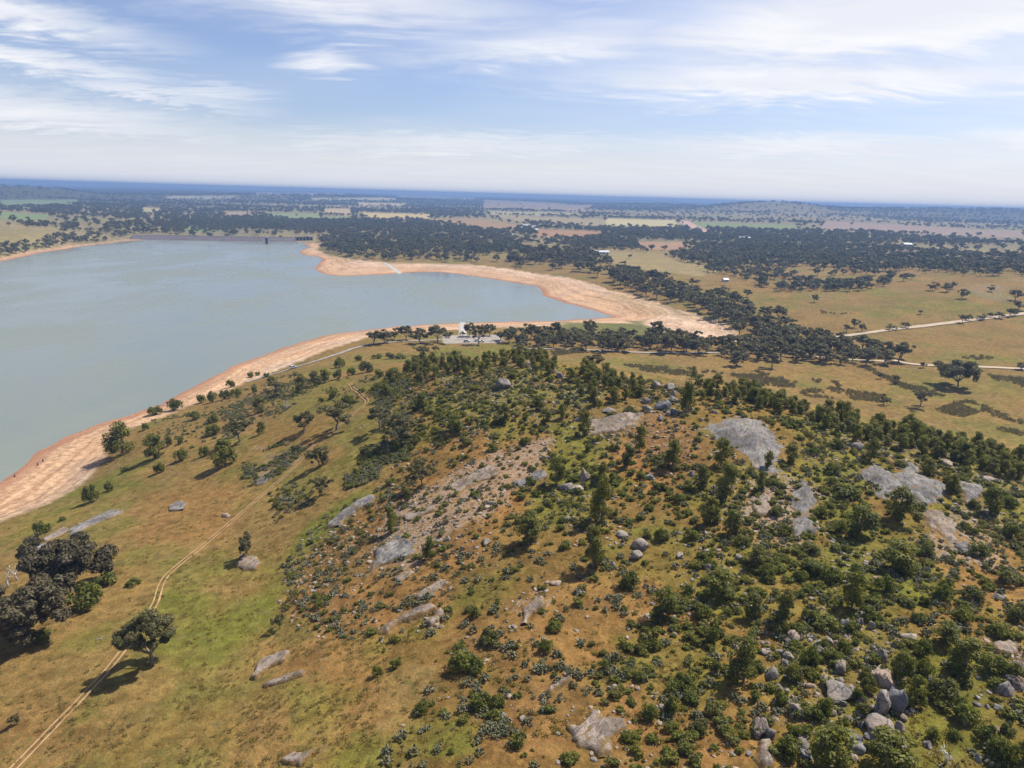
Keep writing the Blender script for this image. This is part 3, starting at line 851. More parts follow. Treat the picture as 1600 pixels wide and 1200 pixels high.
# lake surface: a sheet at the water level that the ground rises out of
hullx = [(-2600, -400), (900, -400), (900, 1900), (-2600, 1900)]
lp = lake_poly
lake_grow = []
_n = len(lp)
area = sum(lp[i][0] * lp[(i + 1) % _n][1] - lp[(i + 1) % _n][0] * lp[i][1] for i in range(_n))
sgn = 1 if area > 0 else -1
V = [(p[0], p[1], 0.0) for p in lp]
for i in range(_n):
    a, b_ = lp[i - 1], lp[(i + 1) % _n]
    tx, ty = b_[0] - a[0], b_[1] - a[1]
    L = max(1e-6, sqrt(tx * tx + ty * ty))
    g = 9.0
    V[i] = (lp[i][0] + sgn * ty / L * g, lp[i][1] - sgn * tx / L * g, 0.0)
import bmesh
bm = bmesh.new()
f = bm.faces.new([bm.verts.new(v) for v in V])
bmesh.ops.triangulate(bm, faces=[f])
bmesh.ops.recalc_face_normals(bm, faces=bm.faces)
for f in bm.faces:
    if f.normal.z < 0:
        f.normal_flip()
me = bpy.data.meshes.new('lake')
bm.to_mesh(me); bm.free()
me.materials.append(M_WATER)
lake = bpy.data.objects.new('lake', me)
COL.objects.link(lake)
tag(lake, kind='structure')

# haze: even, pale air over the whole place
ht = 131.0
hz = 21000.0
V = [(x, y, z) for z in (-14.0, ht) for x, y in ((-hz, -hz), (hz, -hz), (hz, hz), (-hz, hz))]
haze = mesh_obj('haze', V, [(3, 2, 1, 0), (4, 5, 6, 7), (0, 1, 5, 4), (1, 2, 6, 5), (2, 3, 7, 6), (3, 0, 4, 7)], [])
mh = bpy.data.materials.new('pale_blue_air')
mh.use_nodes = True
mh.node_tree.nodes.clear()
_t = NT(mh.node_tree)
_o = _t.node('ShaderNodeOutputMaterial')
pv = _t.node('ShaderNodeVolumePrincipled')
pv.inputs['Color'].default_value = (.29, .45, .75, 1)
pv.inputs['Density'].default_value = 1.7e-4
pv.inputs['Anisotropy'].default_value = 0.1
mh.node_tree.links.new(pv.outputs[0], _o.inputs['Volume'])
haze.data.materials.append(mh)
tag(haze, 'thin blue distance haze lying over the whole plain', 'haze', kind='stuff')

# ------------------------------------------------------------------ plant and rock builders
class Geo:
    def __init__(self):
        self.v = []; self.f = []; self.m = []; self.c = []

    def add(self, V, Fc, mat=0, leaf=(0.5, 0.5)):
        o = len(self.v)
        self.v.extend(map(tuple, V))
        self.f.extend(tuple(i + o for i in f) for f in Fc)
        self.m.extend([mat] * len(Fc))
        self.c.extend([(leaf[0], leaf[1], 0.0)] * len(V))

    def tube(self, pts, rads, mat=0, sides=6):
        pts = [np.array(p, float) for p in pts]
        rings = []
        V = []; Fc = []
        for i, p in enumerate(pts):
            d = pts[min(i + 1, len(pts) - 1)] - pts[max(i - 1, 0)]
            d = d / (np.linalg.norm(d) + 1e-9)
            a = np.cross(d, [0.3, 0.9, 0.2]); a /= np.linalg.norm(a) + 1e-9
            b = np.cross(d, a)
            for k in range(sides):
                t = 2 * pi * k / sides
                V.append(p + rads[i] * (cos(t) * a + sin(t) * b))
        for i in range(len(pts) - 1):
            for k in range(sides):
                k2 = (k + 1) % sides
                Fc.append((i * sides + k, i * sides + k2, (i + 1) * sides + k2, (i + 1) * sides + k))
        Fc.append(tuple(range(sides))[::-1])
        Fc.append(tuple((len(pts) - 1) * sides + k for k in range(sides)))
        self.add(V, Fc, mat)

    def leaves(self, P, N, size, rng, mat=0, tone=None, aspect=.55):
        """leaf sprays: bent quads at P facing about N"""
        n = len(P)
        N = N / (np.linalg.norm(N, axis=1, keepdims=True) + 1e-9)
        R = rng.normal(size=(n, 3))
        A = np.cross(N, R); A /= np.linalg.norm(A, axis=1, keepdims=True) + 1e-9
        B = np.cross(N, A)
        s = size * rng.uniform(.6, 1.35, n)[:, None]
        a = A * s; b = B * s * aspect
        bend = N * s * rng.uniform(-.25, .25, n)[:, None]
        V = np.stack([P - a - b * .35, P - b * .9 + bend, P + a - b * .2, P + a * .75 + b * .6, P + b + bend, P - a * .8 + b * .5], 1).reshape(-1, 3)
        o = len(self.v)
        self.v.extend(map(tuple, V.tolist()))
        idx = o + np.arange(n) * 6
        self.f.extend([(i, i + 1, i + 4, i + 5) for i in idx] + [(i + 1, i + 2, i + 3, i + 4) for i in idx])
        self.m.extend([mat] * (2 * n))
        tn = rng.uniform(0, 1, n) if tone is None else tone
        br = rng.uniform(0, 1, n)
        for i in range(n):
            self.c.extend([(float(tn[i]), float(br[i]), 0.0)] * 6)

    def mesh(self, name, mats, smooth=False):
        me = bpy.data.meshes.new(name)
        me.from_pydata(self.v, [], self.f)
        for m in mats:
            me.materials.append(m)
        me.polygons.foreach_set('material_index', self.m)
        if smooth:
            me.polygons.foreach_set('use_smooth', [True] * len(self.f))
        color_attr(me, 'Leaf', np.array(self.c, np.float32))
        return me


def clump_leaves(g, centres, radii, per, size, rng, mat=0, flat=.75):
    """leaf sprays on and in each clump, denser toward its upper surface"""
    P = []; N = []; T = []
    for c, r in zip(centres, radii):
        d = rng.normal(size=(per, 3)); d /= np.linalg.norm(d, axis=1, keepdims=True)
        d[:, 2] = np.where(rng.uniform(size=per) < .35, np.abs(d[:, 2]), d[:, 2])
        q = rng.uniform(.35, 1.06, per) ** .6
        P.append(np.asarray(c) + d * (r * q)[:, None] * np.array([1, 1, flat]))
        N.append(d + rng.normal(size=(per, 3)) * .55 + np.array([0, 0, .25]))
        t0 = rng.uniform(0, .6)
        T.append(np.clip(t0 + rng.uniform(-.3, .4, per), 0, 1))
    g.leaves(np.vstack(P), np.vstack(N), size, rng, mat, np.concatenate(T))


def gum_parts(seed, H=12.0, W=10.0, per=90, size=.42, nl=6, trunk=.32, droop=False, sparse=1.0):
    """open-crowned gum: returns (wood Geo, crown Geo)"""
    rng = np.random.default_rng(seed)
    wood = Geo(); crown = Geo()
    th = trunk * H
    lean = rng.uniform(-.06, .06, 2) * H
    r0 = .028 * H
    top = np.array([lean[0], lean[1], th])
    wood.tube([(0, 0, -.5), (lean[0] * .4, lean[1] * .4, th * .5), top], [r0 * 1.3, r0, r0 * .85], 0, 8)
    C = []; Rr = []
    for i in range(nl):
        a = 2 * pi * (i + rng.uniform(-.3, .3)) / nl
        ez = rng.uniform(.55, .95) if i else 1.0
        reach = W * .5 * (rng.uniform(.45, .78) if ez > .8 else rng.uniform(.62, .85)) * (0.25 if i == 0 else 1)
        end = np.array([lean[0] + cos(a) * reach, lean[1] + sin(a) * reach, H * (ez * .86)])
        mid = top * .45 + end * .55 + np.array([cos(a), sin(a), -.3]) * rng.uniform(.0, .05) * H
        wood.tube([top * .97, mid, end], [r0 * .62, r0 * .4, r0 * .12], 0, 5)
        for k in range(int(3 * sparse) + 1):
            q = end + rng.normal(size=3) * np.array([W * .13, W * .13, H * .075])
            q[2] = min(q[2], H * .93)
            if k:
                wood.tube([mid, (mid + q) / 2 + rng.normal(size=3) * .15, q], [r0 * .26, r0 * .16, r0 * .05], 0, 4)
            C.append(q); Rr.append(W * rng.uniform(.095, .165))
        if rng.uniform() < .7:
            q = mid + np.array([cos(a), sin(a), 0]) * W * .1 + np.array([0, 0, H * rng.uniform(-.02, .08)])
            C.append(q); Rr.append(W * rng.uniform(.08, .12))
    clump_leaves(crown, C, Rr, per, size, rng, 0, .72)
    if droop:
        D = [np.asarray(c) + rng.normal(size=3) * W * .05 - np.array([0, 0, H * rng.uniform(.08, .2)]) for c in C[::2]]
        clump_leaves(crown, D, [W * .08] * len(D), per // 2, size, rng, 0, 1.2)
    return wood, crown


def upright_parts(seed, H=6.0, W=4.0, per=70, size=.28):
    """dense small wattle or native pine: foliage almost to the ground, ragged top"""
    rng = np.random.default_rng(seed)
    wood = Geo(); crown = Geo()
    wood.tube([(0, 0, -.4), (.05 * W, 0, H * .4), (0, .04 * W, H * .85)], [.028 * H, .02 * H, .006 * H], 0, 6)
    C = []; Rr = []
    n = 15
    for i in range(n):
        t = .16 + .8 * (i + rng.uniform(-.3, .3)) / n
        rr = W * .5 * (sin(pi * min(.98, t * .86 + .14)) ** .6)
        a = rng.uniform(0, 2 * pi)
        rad = rng.uniform(.28, .7) * rr
        c = np.array([cos(a) * rad, sin(a) * rad, H * t])
        C.append(c); Rr.append(W * rng.uniform(.15, .25))
        wood.tube([(0, 0, max(.1, c[2] - H * .12)), c], [.01 * H, .003 * H], 0, 4)
    clump_leaves(crown, C, Rr, per, size, rng, 0, 1.0)
    return wood, crown


def shrub_geo(seed, W=2.6, H=1.8, per=110, size=.115):
    rng = np.random.default_rng(seed)
    g = Geo()
    C = []; Rr = []
    for i in range(11):
        a = rng.uniform(0, 2 * pi)
        rad = W * .5 * sqrt(rng.uniform(.0, .55))
        z = H * (1 - (rad / (W * .5)) ** 2 * .7) * rng.uniform(.35, .78)
        C.append(np.array([cos(a) * rad, sin(a) * rad, z])); Rr.append(W * rng.uniform(.15, .24))
        g.tube([(0, 0, -.1), C[-1]], [.03, .012], 1, 4)
    clump_leaves(g, C, Rr, per, size, rng, 0, .9)
    return g


def pad_geo(seed, W=1.3, H=1.0, n=34):
    """low grey-green clump of thick oval pads standing in chains"""
    rng = np.random.default_rng(seed)
    g = Geo()
    for i in range(n):
        a = rng.uniform(0, 2 * pi); rad = W * .42 * sqrt(rng.uniform())
        z0 = H * rng.uniform(0.05, .62) * (1 - .55 * rad / (W * .5))
        c = np.array([cos(a) * rad, sin(a) * rad, z0])
        nrm = np.array([cos(a) * .6, sin(a) * .6, 0]) + rng.normal(size=3) * .6
        nrm /= np.linalg.norm(nrm)
        up = np.array([0, 0, 1.0]) + np.array([cos(a), sin(a), 0]) * .5; up -= nrm * (up @ nrm); up /= np.linalg.norm(up)
        sd_ = np.cross(nrm, up)
        s = rng.uniform(.11, .2) * W * .75
        V = [c + up * s * 1.0 + (up * cos(t) * 1.0 + sd_ * sin(t) * .8) * s + nrm * .035 * W * k for k in (-1, 1) for t in np.linspace(0, 2 * pi, 7)[:-1]]
        Fc = [tuple(range(6))[::-1], tuple(range(6, 12))] + [(k, (k + 1) % 6, 6 + (k + 1) % 6, 6 + k) for k in range(6)]
        g.add(V, Fc, 0, (rng.uniform(), rng.uniform()))
    return g


def weed_geo(seed, W=1.2, H=1.0, n=26):
    rng = np.random.default_rng(seed)
    g = Geo()
    for i in range(n):
        x, y = rng.normal(size=2) * W * .25
        tx, ty = x + rng.normal() * .2, y + rng.normal() * .2
        h = H * rng.uniform(.5, 1.1); w = rng.uniform(.05, .11); a = rng.uniform(0, pi)
        dx, dy = cos(a) * w, sin(a) * w
        V = [(x - dx * .5, y - dy * .5, -.05), (x + dx * .5, y + dy * .5, -.05), (tx + dx, ty + dy, h * .7), (tx, ty, h), (tx - dx, ty - dy, h * .65)]
        g.add(V, [(0, 1, 2, 3, 4)], 0, (rng.uniform(), rng.uniform()))
    return g


def rock_mesh(seed, mat, split=False, sub=3):
    """rounded granite boulder of unit half-size with flattened facets and a joint"""
    rng = np.random.default_rng(seed)
    bm = bmesh.new()
    bmesh.ops.create_icosphere(bm, subdivisions=sub, radius=1.0)
    planes = [(rng.normal(size=3), rng.uniform(.42, .85)) for _ in range(9)]
    off = rng.uniform(0, 50, 3)
    from mathutils import noise as mn
    for v in bm.verts:
        p = np.array(v.co)
        for nrm, d in planes:
            n_ = nrm / np.linalg.norm(nrm)
            e = p @ n_ - d
            if e > 0:
                p = p - n_ * e * .92
        k = 1 + .22 * mn.noise(Vector(p * 1.4 + off)) + .10 * mn.noise(Vector(p * 4 + off)) + .04 * mn.noise(Vector(p * 9 + off))
        p = p * k
        if split:
            p[2] -= .22 * exp(-((p[0] * .8 + p[1] * .3 - .1) / .06) ** 2)
        if p[2] < -.45:
            p[2] = -.45 + (p[2] + .45) * .3
        v.co = p
    me = bpy.data.meshes.new('boulder')
    bm.to_mesh(me); bm.free()
    me.materials.append(mat)
    me.polygons.foreach_set('use_smooth', [True] * len(me.polygons))
    return me


def px_scale(P):
    """photo pixels per metre across and per metre of height at point P"""
    x0, y0, d = project(P)
    x1, y1, _ = project(P + np.array([0, 0, 1.0]))
    return F_PX / d, float(np.hypot(x1 - x0, y1 - y0))


def metres(P, w, h, blob=True):
    """true width and height of something that looks w x h pixels large standing at P"""
    a, b = px_scale(P)
    W = w / a
    H = h / b
    if blob:                       # seen from above: part of what looks like height is depth
        s2 = max(0.0, 1 - (b / a) ** 2)
        H = sqrt(max((h / a) ** 2 - s2 * (W * .8) ** 2, (W * .42 * b / a) ** 2)) / (b / a)
    return W, H


# prototype meshes -------------------------------------------------------------
GUM_MID = [tuple(x.mesh(n, [m]) for x, n, m in zip(gum_parts(100 + i, 12, 10, 120, .33, 6, .24 + .05 * (i % 2), i == 2), ('trunk', 'crown'), (M_BARK, M_GUM))) for i in range(4)]


def joined(wood, crown, mats, name):
    o = len(crown.v)
    crown.v += wood.v; crown.f += [tuple(k + o for k in f) for f in wood.f]; crown.m += [1] * len(wood.f); crown.c += wood.c
    return crown.mesh(name, mats)


GUM_SMALL = [joined(*gum_parts(140 + i, 12, 10.5, 52, .56, 6, .24), [M_GUM, M_BARK], 'gum_tree') for i in range(5)]
GUM_FAR = [joined(*gum_parts(160 + i, 12, 11, 17, 1.05, 5, .22), [M_FARGUM, M_BARK], 'far_gum') for i in range(4)]
WATTLE = [tuple(x.mesh(n, [m]) for x, n, m in zip(upright_parts(200 + i, 6, 4.2, 150, .17), ('trunk', 'crown'), (M_BARK, M_WATTLE))) for i in range(4)]
WATTLE_S = [joined(*upright_parts(220 + i, 6, 4.4, 80, .23), [M_WATTLE, M_BARK], 'wattle_tree') for i in range(4)]
SHRUB = [shrub_geo(240 + i).mesh('shrub', [M_SHRUB, M_BARK]) for i in range(4)]
SHRUB_S = [shrub_geo(250 + i, 2.6, 1.8, 46, .18).mesh('shrub', [M_SHRUB, M_BARK]) for i in range(3)]
SHRUB_T = [shrub_geo(255 + i, 1.25, .85, 34, .12).mesh('shrub', [M_SHRUB if i % 2 else M_WATTLE, M_BARK]) for i in range(3)]
PAD = [pad_geo(260 + i).mesh('pad_clump', [M_GREY]) for i in range(4)]
WEED = [weed_geo(270 + i).mesh('weed_clump', [M_WEED]) for i in range(3)]
TUFT = [weed_geo(275 + i, .7, .35, 18).mesh('grass_tuft', [M_GRASS]) for i in range(3)]
ROCK = [rock_mesh(280 + i, M_GRAN, i % 2 == 0) for i in range(7)]
ROCK_P = [rock_mesh(290 + i, M_GRAN_PINK) for i in range(3)]
ROCK_D = [rock_mesh(295 + i, M_GRAN_DARK, i == 1) for i in range(2)]
RUBBLE = [rock_mesh(300 + i, M_GRAN if i < 1 else M_GRAN_PINK, False, 1) for i in range(4)]
CNT = {'g': 0, 'w': 0, 's': 0, 'r': 0}
LANDMARKS = []                     # (x, y, short description) for labels
NAMED = []                         # things waiting for an automatic label


def scatter(name, protos, pts, rot, scl, label, cat):
    """one uncountable mass: points that carry small copies of the prototype meshes"""
    me = bpy.data.meshes.new(name)
    n = len(pts)
    me.vertices.add(n)
    me.vertices.foreach_set('co', np.asarray(pts, np.float32).ravel())
    a = me.attributes.new('rot', 'FLOAT_VECTOR', 'POINT')
    R = np.zeros((n, 3), np.float32); R[:, 2] = rot
    a.data.foreach_set('vector', R.ravel())
    a = me.attributes.new('scl', 'FLOAT_VECTOR', 'POINT')
    a.data.foreach_set('vector', np.asarray(scl, np.float32).ravel())
    a = me.attributes.new('pick', 'INT', 'POINT')
    a.data.foreach_set('value', RNG.integers(0, len(protos), n).astype(np.int32))
    o = bpy.data.objects.new(name, me)
    COL.objects.link(o)
    col = bpy.data.collections.new(name + '_kinds')
    for k, pm in enumerate(protos):
        po = bpy.data.objects.new('%s_kind_%d' % (name, k), pm)
        col.objects.link(po)
    ng = bpy.data.node_groups.new(name, 'GeometryNodeTree')
    ng.interface.new_socket('Geometry', in_out='INPUT', socket_type='NodeSocketGeometry')
    ng.interface.new_socket('Geometry', in_out='OUTPUT', socket_type='NodeSocketGeometry')
    N = ng.nodes; L = ng.links
    gi = N.new('NodeGroupInput'); go = N.new('NodeGroupOutput')
    ci_ = N.new('GeometryNodeCollectionInfo')
    ci_.inputs['Collection'].default_value = col
    ci_.inputs['Separate Children'].default_value = True
    ci_.inputs['Reset Children'].default_value = True
    iop = N.new('GeometryNodeInstanceOnPoints')
    iop.inputs['Pick Instance'].default_value = True

    def attr(nm, ty):
        q = N.new('GeometryNodeInputNamedAttribute')
        q.data_type = ty
        q.inputs['Name'].default_value = nm
        return [s for s in q.outputs if s.enabled and s.name == 'Attribute'][0]
    L.new(gi.outputs[0], iop.inputs['Points'])
    L.new(ci_.outputs[0], iop.inputs['Instance'])
    L.new(attr('pick', 'INT'), iop.inputs['Instance Index'])
    e2r = N.new('FunctionNodeEulerToRotation')
    L.new(attr('rot', 'FLOAT_VECTOR'), e2r.inputs[0])
    L.new(e2r.outputs[0], iop.inputs['Rotation'])
    L.new(attr('scl', 'FLOAT_VECTOR'), iop.inputs['Scale'])
    L.new(iop.outputs[0], go.inputs[0])
    md = o.modifiers.new('copies', 'NODES')
    md.node_group = ng
    return tag(o, label, cat, kind='stuff')


def place(name, me, P, scl, rz, mats=None):
    o = bpy.data.objects.new(name, me)
    COL.objects.link(o)
    o.location = tuple(P)
    o.scale = scl
    o.rotation_euler = (0, 0, rz)
    return o


def plant(kind, P, W, H, rz=None, big=None):
    """one tree or shrub as its own object, with trunk and crown as parts when it shows large"""
    rz = random.uniform(0, 6.28) if rz is None else rz
    a, _ = px_scale(P)
    big = (max(W, H) * a > 24) if big is None else big
    P = np.asarray(P, float)
    if kind == 's':
        pr = (SHRUB if W * a > 16 else SHRUB_S)
        o = place('shrub', pr[CNT['s'] % len(pr)], P - [0, 0, .1], (W / 2.5, W / 2.5, H / 1.75), rz)
        CNT['s'] += 1
        return o
    nm, full, small, w0, h0 = ('gum_tree', GUM_MID, GUM_SMALL, 9.0, 11.6) if kind == 'g' else ('hill_tree', WATTLE, WATTLE_S, 4.1, 6.0)
    k = CNT[kind]; CNT[kind] += 1
    s = (W / w0, W / w0, H / h0)
    if not big:
        return place(nm, small[k % len(small)], P - [0, 0, .05], s, rz)
    e = empty(nm, tuple(P - [0, 0, .05]), rz)
    tm, cm = full[k % len(full)]
    for part, me in (('trunk', tm), ('crown', cm)):
        c = bpy.data.objects.new(part, me)
        COL.objects.link(c)
        c.parent = e
        c.scale = s
    return e

# ------------------------------------------------------------------ landmarks that labels refer to
for px, py, s in [(1150, 672, 'the round granite dome'), (1405, 752, "the wide granite sheet"), (236, 1030, 'the lone two-tiered gum'), (95, 930, 'the pair of big gums'),
                  (565, 625, "the dirt track's bend"), (722, 516, 'the near boat ramp'), (784, 600, 'the rounded crest boulder'), (1040, 622, "the crest tor"),
                  (939, 790, 'the tall hillside tree'), (1397, 1092, 'the big dark boulder'), (940, 1150, 'the pink rock patch'), (640, 965, 'the long pale slab'),
                  (1004, 850, 'the split boulder'), (110, 740, 'the wide sandy beach'), (965, 662, 'the grey rock pavement'), (1258, 795, 'the pale rock streak'),
                  (500, 728, "the small track-side gum"), (1503, 592, "the broad lone gum"), (1460, 508, "the plain's dirt road"), (955, 497, 'the tip of the inlet'),
                  (612, 420, 'the far boat ramp'), (940, 396, 'the long white shed'), (1133, 439, 'the white farmhouse'), (440, 890, 'the green gully'), (430, 1045, 'the two striped slabs'),
                  (900, 757, 'the double boulder'), (1590, 1190, 'the bottom right corner'), (1340, 570, "the tree belt's end"), (600, 870, 'the whitish rock field'), (1590, 720, "the crest's right end"), (660, 745, "the gully-side tree")]:
    P = ground_at(px, py)[0]
    LANDMARKS.append((px, py, s))
_o = ['first', 'second', 'third', 'fourth', 'fifth', 'sixth', 'seventh', 'eighth', 'ninth', 'tenth', 'eleventh', 'twelfth', 'thirteenth', 'fourteenth', 'fifteenth', 'sixteenth', 'seventeenth', 'eighteenth', 'nineteenth', 'twentieth']
ORD = ['nearest'] + [w_ + '-nearest' for w_ in _o[1:]] + ['twenty-%s-nearest' % w_ for w_ in _o[:9]] + ['thirtieth-nearest'] + ['thirty-%s-nearest' % w_ for w_ in _o[:9]]


def later(o, look, noun, cat, group, P):
    """put a thing on the list; its label is written once all its neighbours are known"""
    o['category'] = cat
    o['group'] = group
    NAMED.append((o, look, noun, np.asarray(P, float)))
    return o


def write_labels():
    buckets = {}
    for o, look, noun, P in NAMED:
        x, y, _ = project(P)
        best = min(LANDMARKS, key=lambda l: (l[0] - x) ** 2 + ((l[1] - y) * 1.6) ** 2)
        dx, dy = x - best[0], (y - best[1]) * 1.6
        a = math.degrees(atan2(-dy, dx)) % 360
        rel = ['right of', 'back-right of', 'behind', 'back-left of', 'left of', 'front-left of', 'in front of', 'front-right of'][int(((a + 22.5) % 360) // 45)]
        buckets.setdefault((noun, rel, best[2]), []).append((dx * dx + dy * dy, o, look))
    for (noun, rel, lm), items in buckets.items():
        items.sort(key=lambda t: t[0])
        for k, (d, o, look) in enumerate(items):
            if k < len(ORD):
                o['label'] = f'{look} {noun}, {ORD[k]} {rel} {lm}'
            else:
                o['label'] = f'one of the outlying {noun}s {rel} {lm}'


def fill(poly_px, n, sep, tries=40, seed=1, world_poly=None, keep=None):
    """up to n well-spread ground points inside an outline"""
    rng = np.random.default_rng(seed)
    w = poly_on_ground(poly_px, 3) if world_poly is None else world_poly
    lo, hi = w.min(0), w.max(0)
    q = rng.uniform(lo, hi, (n * tries, 2))
    q = q[sdist(w, q[:, 0], q[:, 1]) > 0]
    if keep is not None and len(q):
        q = q[keep(q)]
    out = []
    cells = {}
    for x, y in q:
        c = (int(x // sep), int(y // sep))
        if any((x - a) ** 2 + (y - b) ** 2 < sep * sep for i in (-1, 0, 1) for j in (-1, 0, 1) for a, b in cells.get((c[0] + i, c[1] + j), ())):
            continue
        cells.setdefault(c, []).append((x, y))
        out.append((x, y))
        if len(out) >= n:
            break
    out = np.array(out).reshape(-1, 2)
    return np.column_stack([out, height(out[:, 0], out[:, 1])]) if len(out) else np.zeros((0, 3))


# ------------------------------------------------------------------ roads, ramps, car park
def strip(name, px, width, mat, offs=(0.0,), lift=.07, step=3.0):
    P = ground_at(*np.array(px, float).T)[:, :2]
    seg = np.hypot(*(P[1:] - P[:-1]).T); s = np.concatenate([[0], np.cumsum(seg)])
    t = np.arange(0, s[-1], step)
    # smooth the run of the way
    Q = np.stack([np.interp(t, s, P[:, 0]), np.interp(t, s, P[:, 1])], -1)
    for _ in range(6):
        Q[1:-1] = Q[1:-1] * .5 + (Q[:-2] + Q[2:]) * .25
    T = np.gradient(Q, axis=0); T /= np.linalg.norm(T, axis=1, keepdims=True) + 1e-9
    Nn = np.stack([T[:, 1], -T[:, 0]], -1)
    V = []; Fc = []
    rng = np.random.default_rng(len(px))
    for off in offs:
        b0 = len(V)
        for i in range(len(Q)):
            wv = width * (1 + .35 * (vnoise(np.array([i * .35]), np.array([off * 3.0]), 5)[0] - .5))
            for k in (-.5, -.25, 0, .25, .5):
                x, y = Q[i] + Nn[i] * (off + k * wv)
                r = sqrt(x * x + y * y)
                V.append((x, y, float(height(x, y)) + lift + .0006 * r - (.03 if abs(k) == .5 else 0)))
        for i in range(len(Q) - 1):
            for k in range(4):
                a = b0 + i * 5 + k
                Fc.append((a, a + 1, a + 6, a + 5))
    return tag(mesh_obj(name, V, Fc, mat, True), kind='structure')


TRACK = [(10, 1212), (40, 1180), (80, 1140), (120, 1100), (160, 1058), (195, 1014), (222, 975), (246, 940), (249, 918), (258, 900), (285, 878), (330, 842), (370, 808), (404, 779), (430, 757), (460, 730), (480, 707), (498, 690),
         (520, 672), (544, 657), (552, 647), (570, 634), (575, 626), (565, 619), (552, 609), (547, 601), (551, 597)]
M_RUT = mat_plain('orange_wheel_rut', (.32, .188, .083), (.45, .28, .145), .4, .95, .03)
strip('dirt_track', TRACK, .37, M_RUT, (-.52, .52), .05, 1.5)
strip('gravel_road', [(385, 598), (420, 587), (455, 577), (512, 559), (545, 547), (572, 539), (610, 535), (650, 533), (692, 531)], 3.6, M_GRAVEL, (0,), .08, 4)
strip('dirt_road', [(1300, 529), (1320, 525), (1360, 520), (1400, 514.5), (1450, 509), (1500, 503), (1550, 496.5), (1610, 489)], 6.0, M_ROAD, (0,), .12, 6)
strip('dirt_road', [(1395, 563), (1412, 569), (1440, 571), (1500, 573), (1560, 575), (1620, 578)], 5.5, M_ROAD, (0,), .12, 5)
strip('dirt_road', [(1300, 536), (1296, 543), (1290, 550), (1300, 556)], 5.0, M_ROAD, (0,), .12, 4)
strip('dirt_road', [(1170, 545), (1240, 553), (1320, 562), (1395, 566)], 4.0, M_ROAD, (0,), .12, 5)
strip('dirt_road', [(800, 545), (900, 547), (1000, 551), (1100, 552), (1170, 548)], 4.0, M_GRAVEL, (0,), .1, 5)
strip('dirt_road', [(812, 356), (800, 368), (780, 375)], 7.0, M_GRAVEL, (0,), .6, 12)


def grid_patch(name, poly, h, mat, s, edge, wob=.0, seed=0, ledge=0.0, kind=None):
    """a sheet with thickness over the ground inside an outline: rim sunk below the surface"""
    w = np.asarray(poly)
    lo, hi = w.min(0) - s * 2, w.max(0) + s * 2
    xs = np.arange(lo[0], hi[0] + s, s); ys = np.arange(lo[1], hi[1] + s, s)
    X, Y = np.meshgrid(xs, ys, indexing='ij')
    d = sdist(w, X, Y)
    if wob:
        d = d + (fbm(X, Y, wob * 2.2, seed, 5) - .40) * wob * 2
    Z = height(X, Y)
    top = h * sstep(d, 0, edge)
    if ledge:
        n = fbm(X, Y, 3.2, seed + 3, 3)
        top = top + ledge * (np.floor(n * 7) / 7 - .5) * sstep(d, .2, 1.2) * 2.2 + (fbm(X, Y, 1.1, seed + 5) - .5) * ledge * .6 * sstep(d, 0, 1)
    Z = Z + np.where(d > -s * .6, top, 0) + np.where(d <= 0, -.3 - s * .12, .03)
    idx = -np.ones(X.shape, int)
    keep = d > -s * 1.1
    quad = keep[:-1, :-1] & keep[1:, :-1] & keep[1:, 1:] & keep[:-1, 1:]
    used = np.zeros(X.shape, bool)
    for a in (slice(0, -1), slice(1, None)):
        for b in (slice(0, -1), slice(1, None)):
            used[a, b] |= quad
    idx[used] = np.arange(used.sum())
    V = np.stack([X[used], Y[used], Z[used]], -1)
    ii, jj = np.nonzero(quad)
    Fc = np.stack([idx[ii, jj], idx[ii + 1, jj], idx[ii + 1, jj + 1], idx[ii, jj + 1]], -1).tolist()
    if not Fc:
        return None
    o = mesh_obj(name, V, Fc, mat, True)
    color_attr(o.data, 'Edge', np.clip(d[used] / min(1.1, max(.4, edge)), 0, 1)[:, None] * np.ones((1, 3)))
    if kind:
        tag(o, kind=kind)
    return o


grid_patch('car_park', poly_on_ground([(690, 524), (776, 523), (790, 530), (782, 536), (690, 537)], 3), .12, M_GRAVEL, 1.5, 1.0, 2.0, 4, 0, 'structure')
for i, (poly, lab) in enumerate([([(717.5, 503), (727, 503), (729.5, 525), (716, 525)], 'pale concrete boat ramp running from the car park down to the near shore'),
                                 ([(598, 411), (603, 410), (629, 426.5), (622, 428.5)], 'pale concrete boat ramp crossing the sand of the wooded peninsula')]):
    W_ = poly_on_ground(poly, 3)
    o = grid_patch('boat_ramp', W_, .22, M_CONC, 1.0 if i == 0 else 2.0, .4)
    tag(o, lab, 'boat ramp')

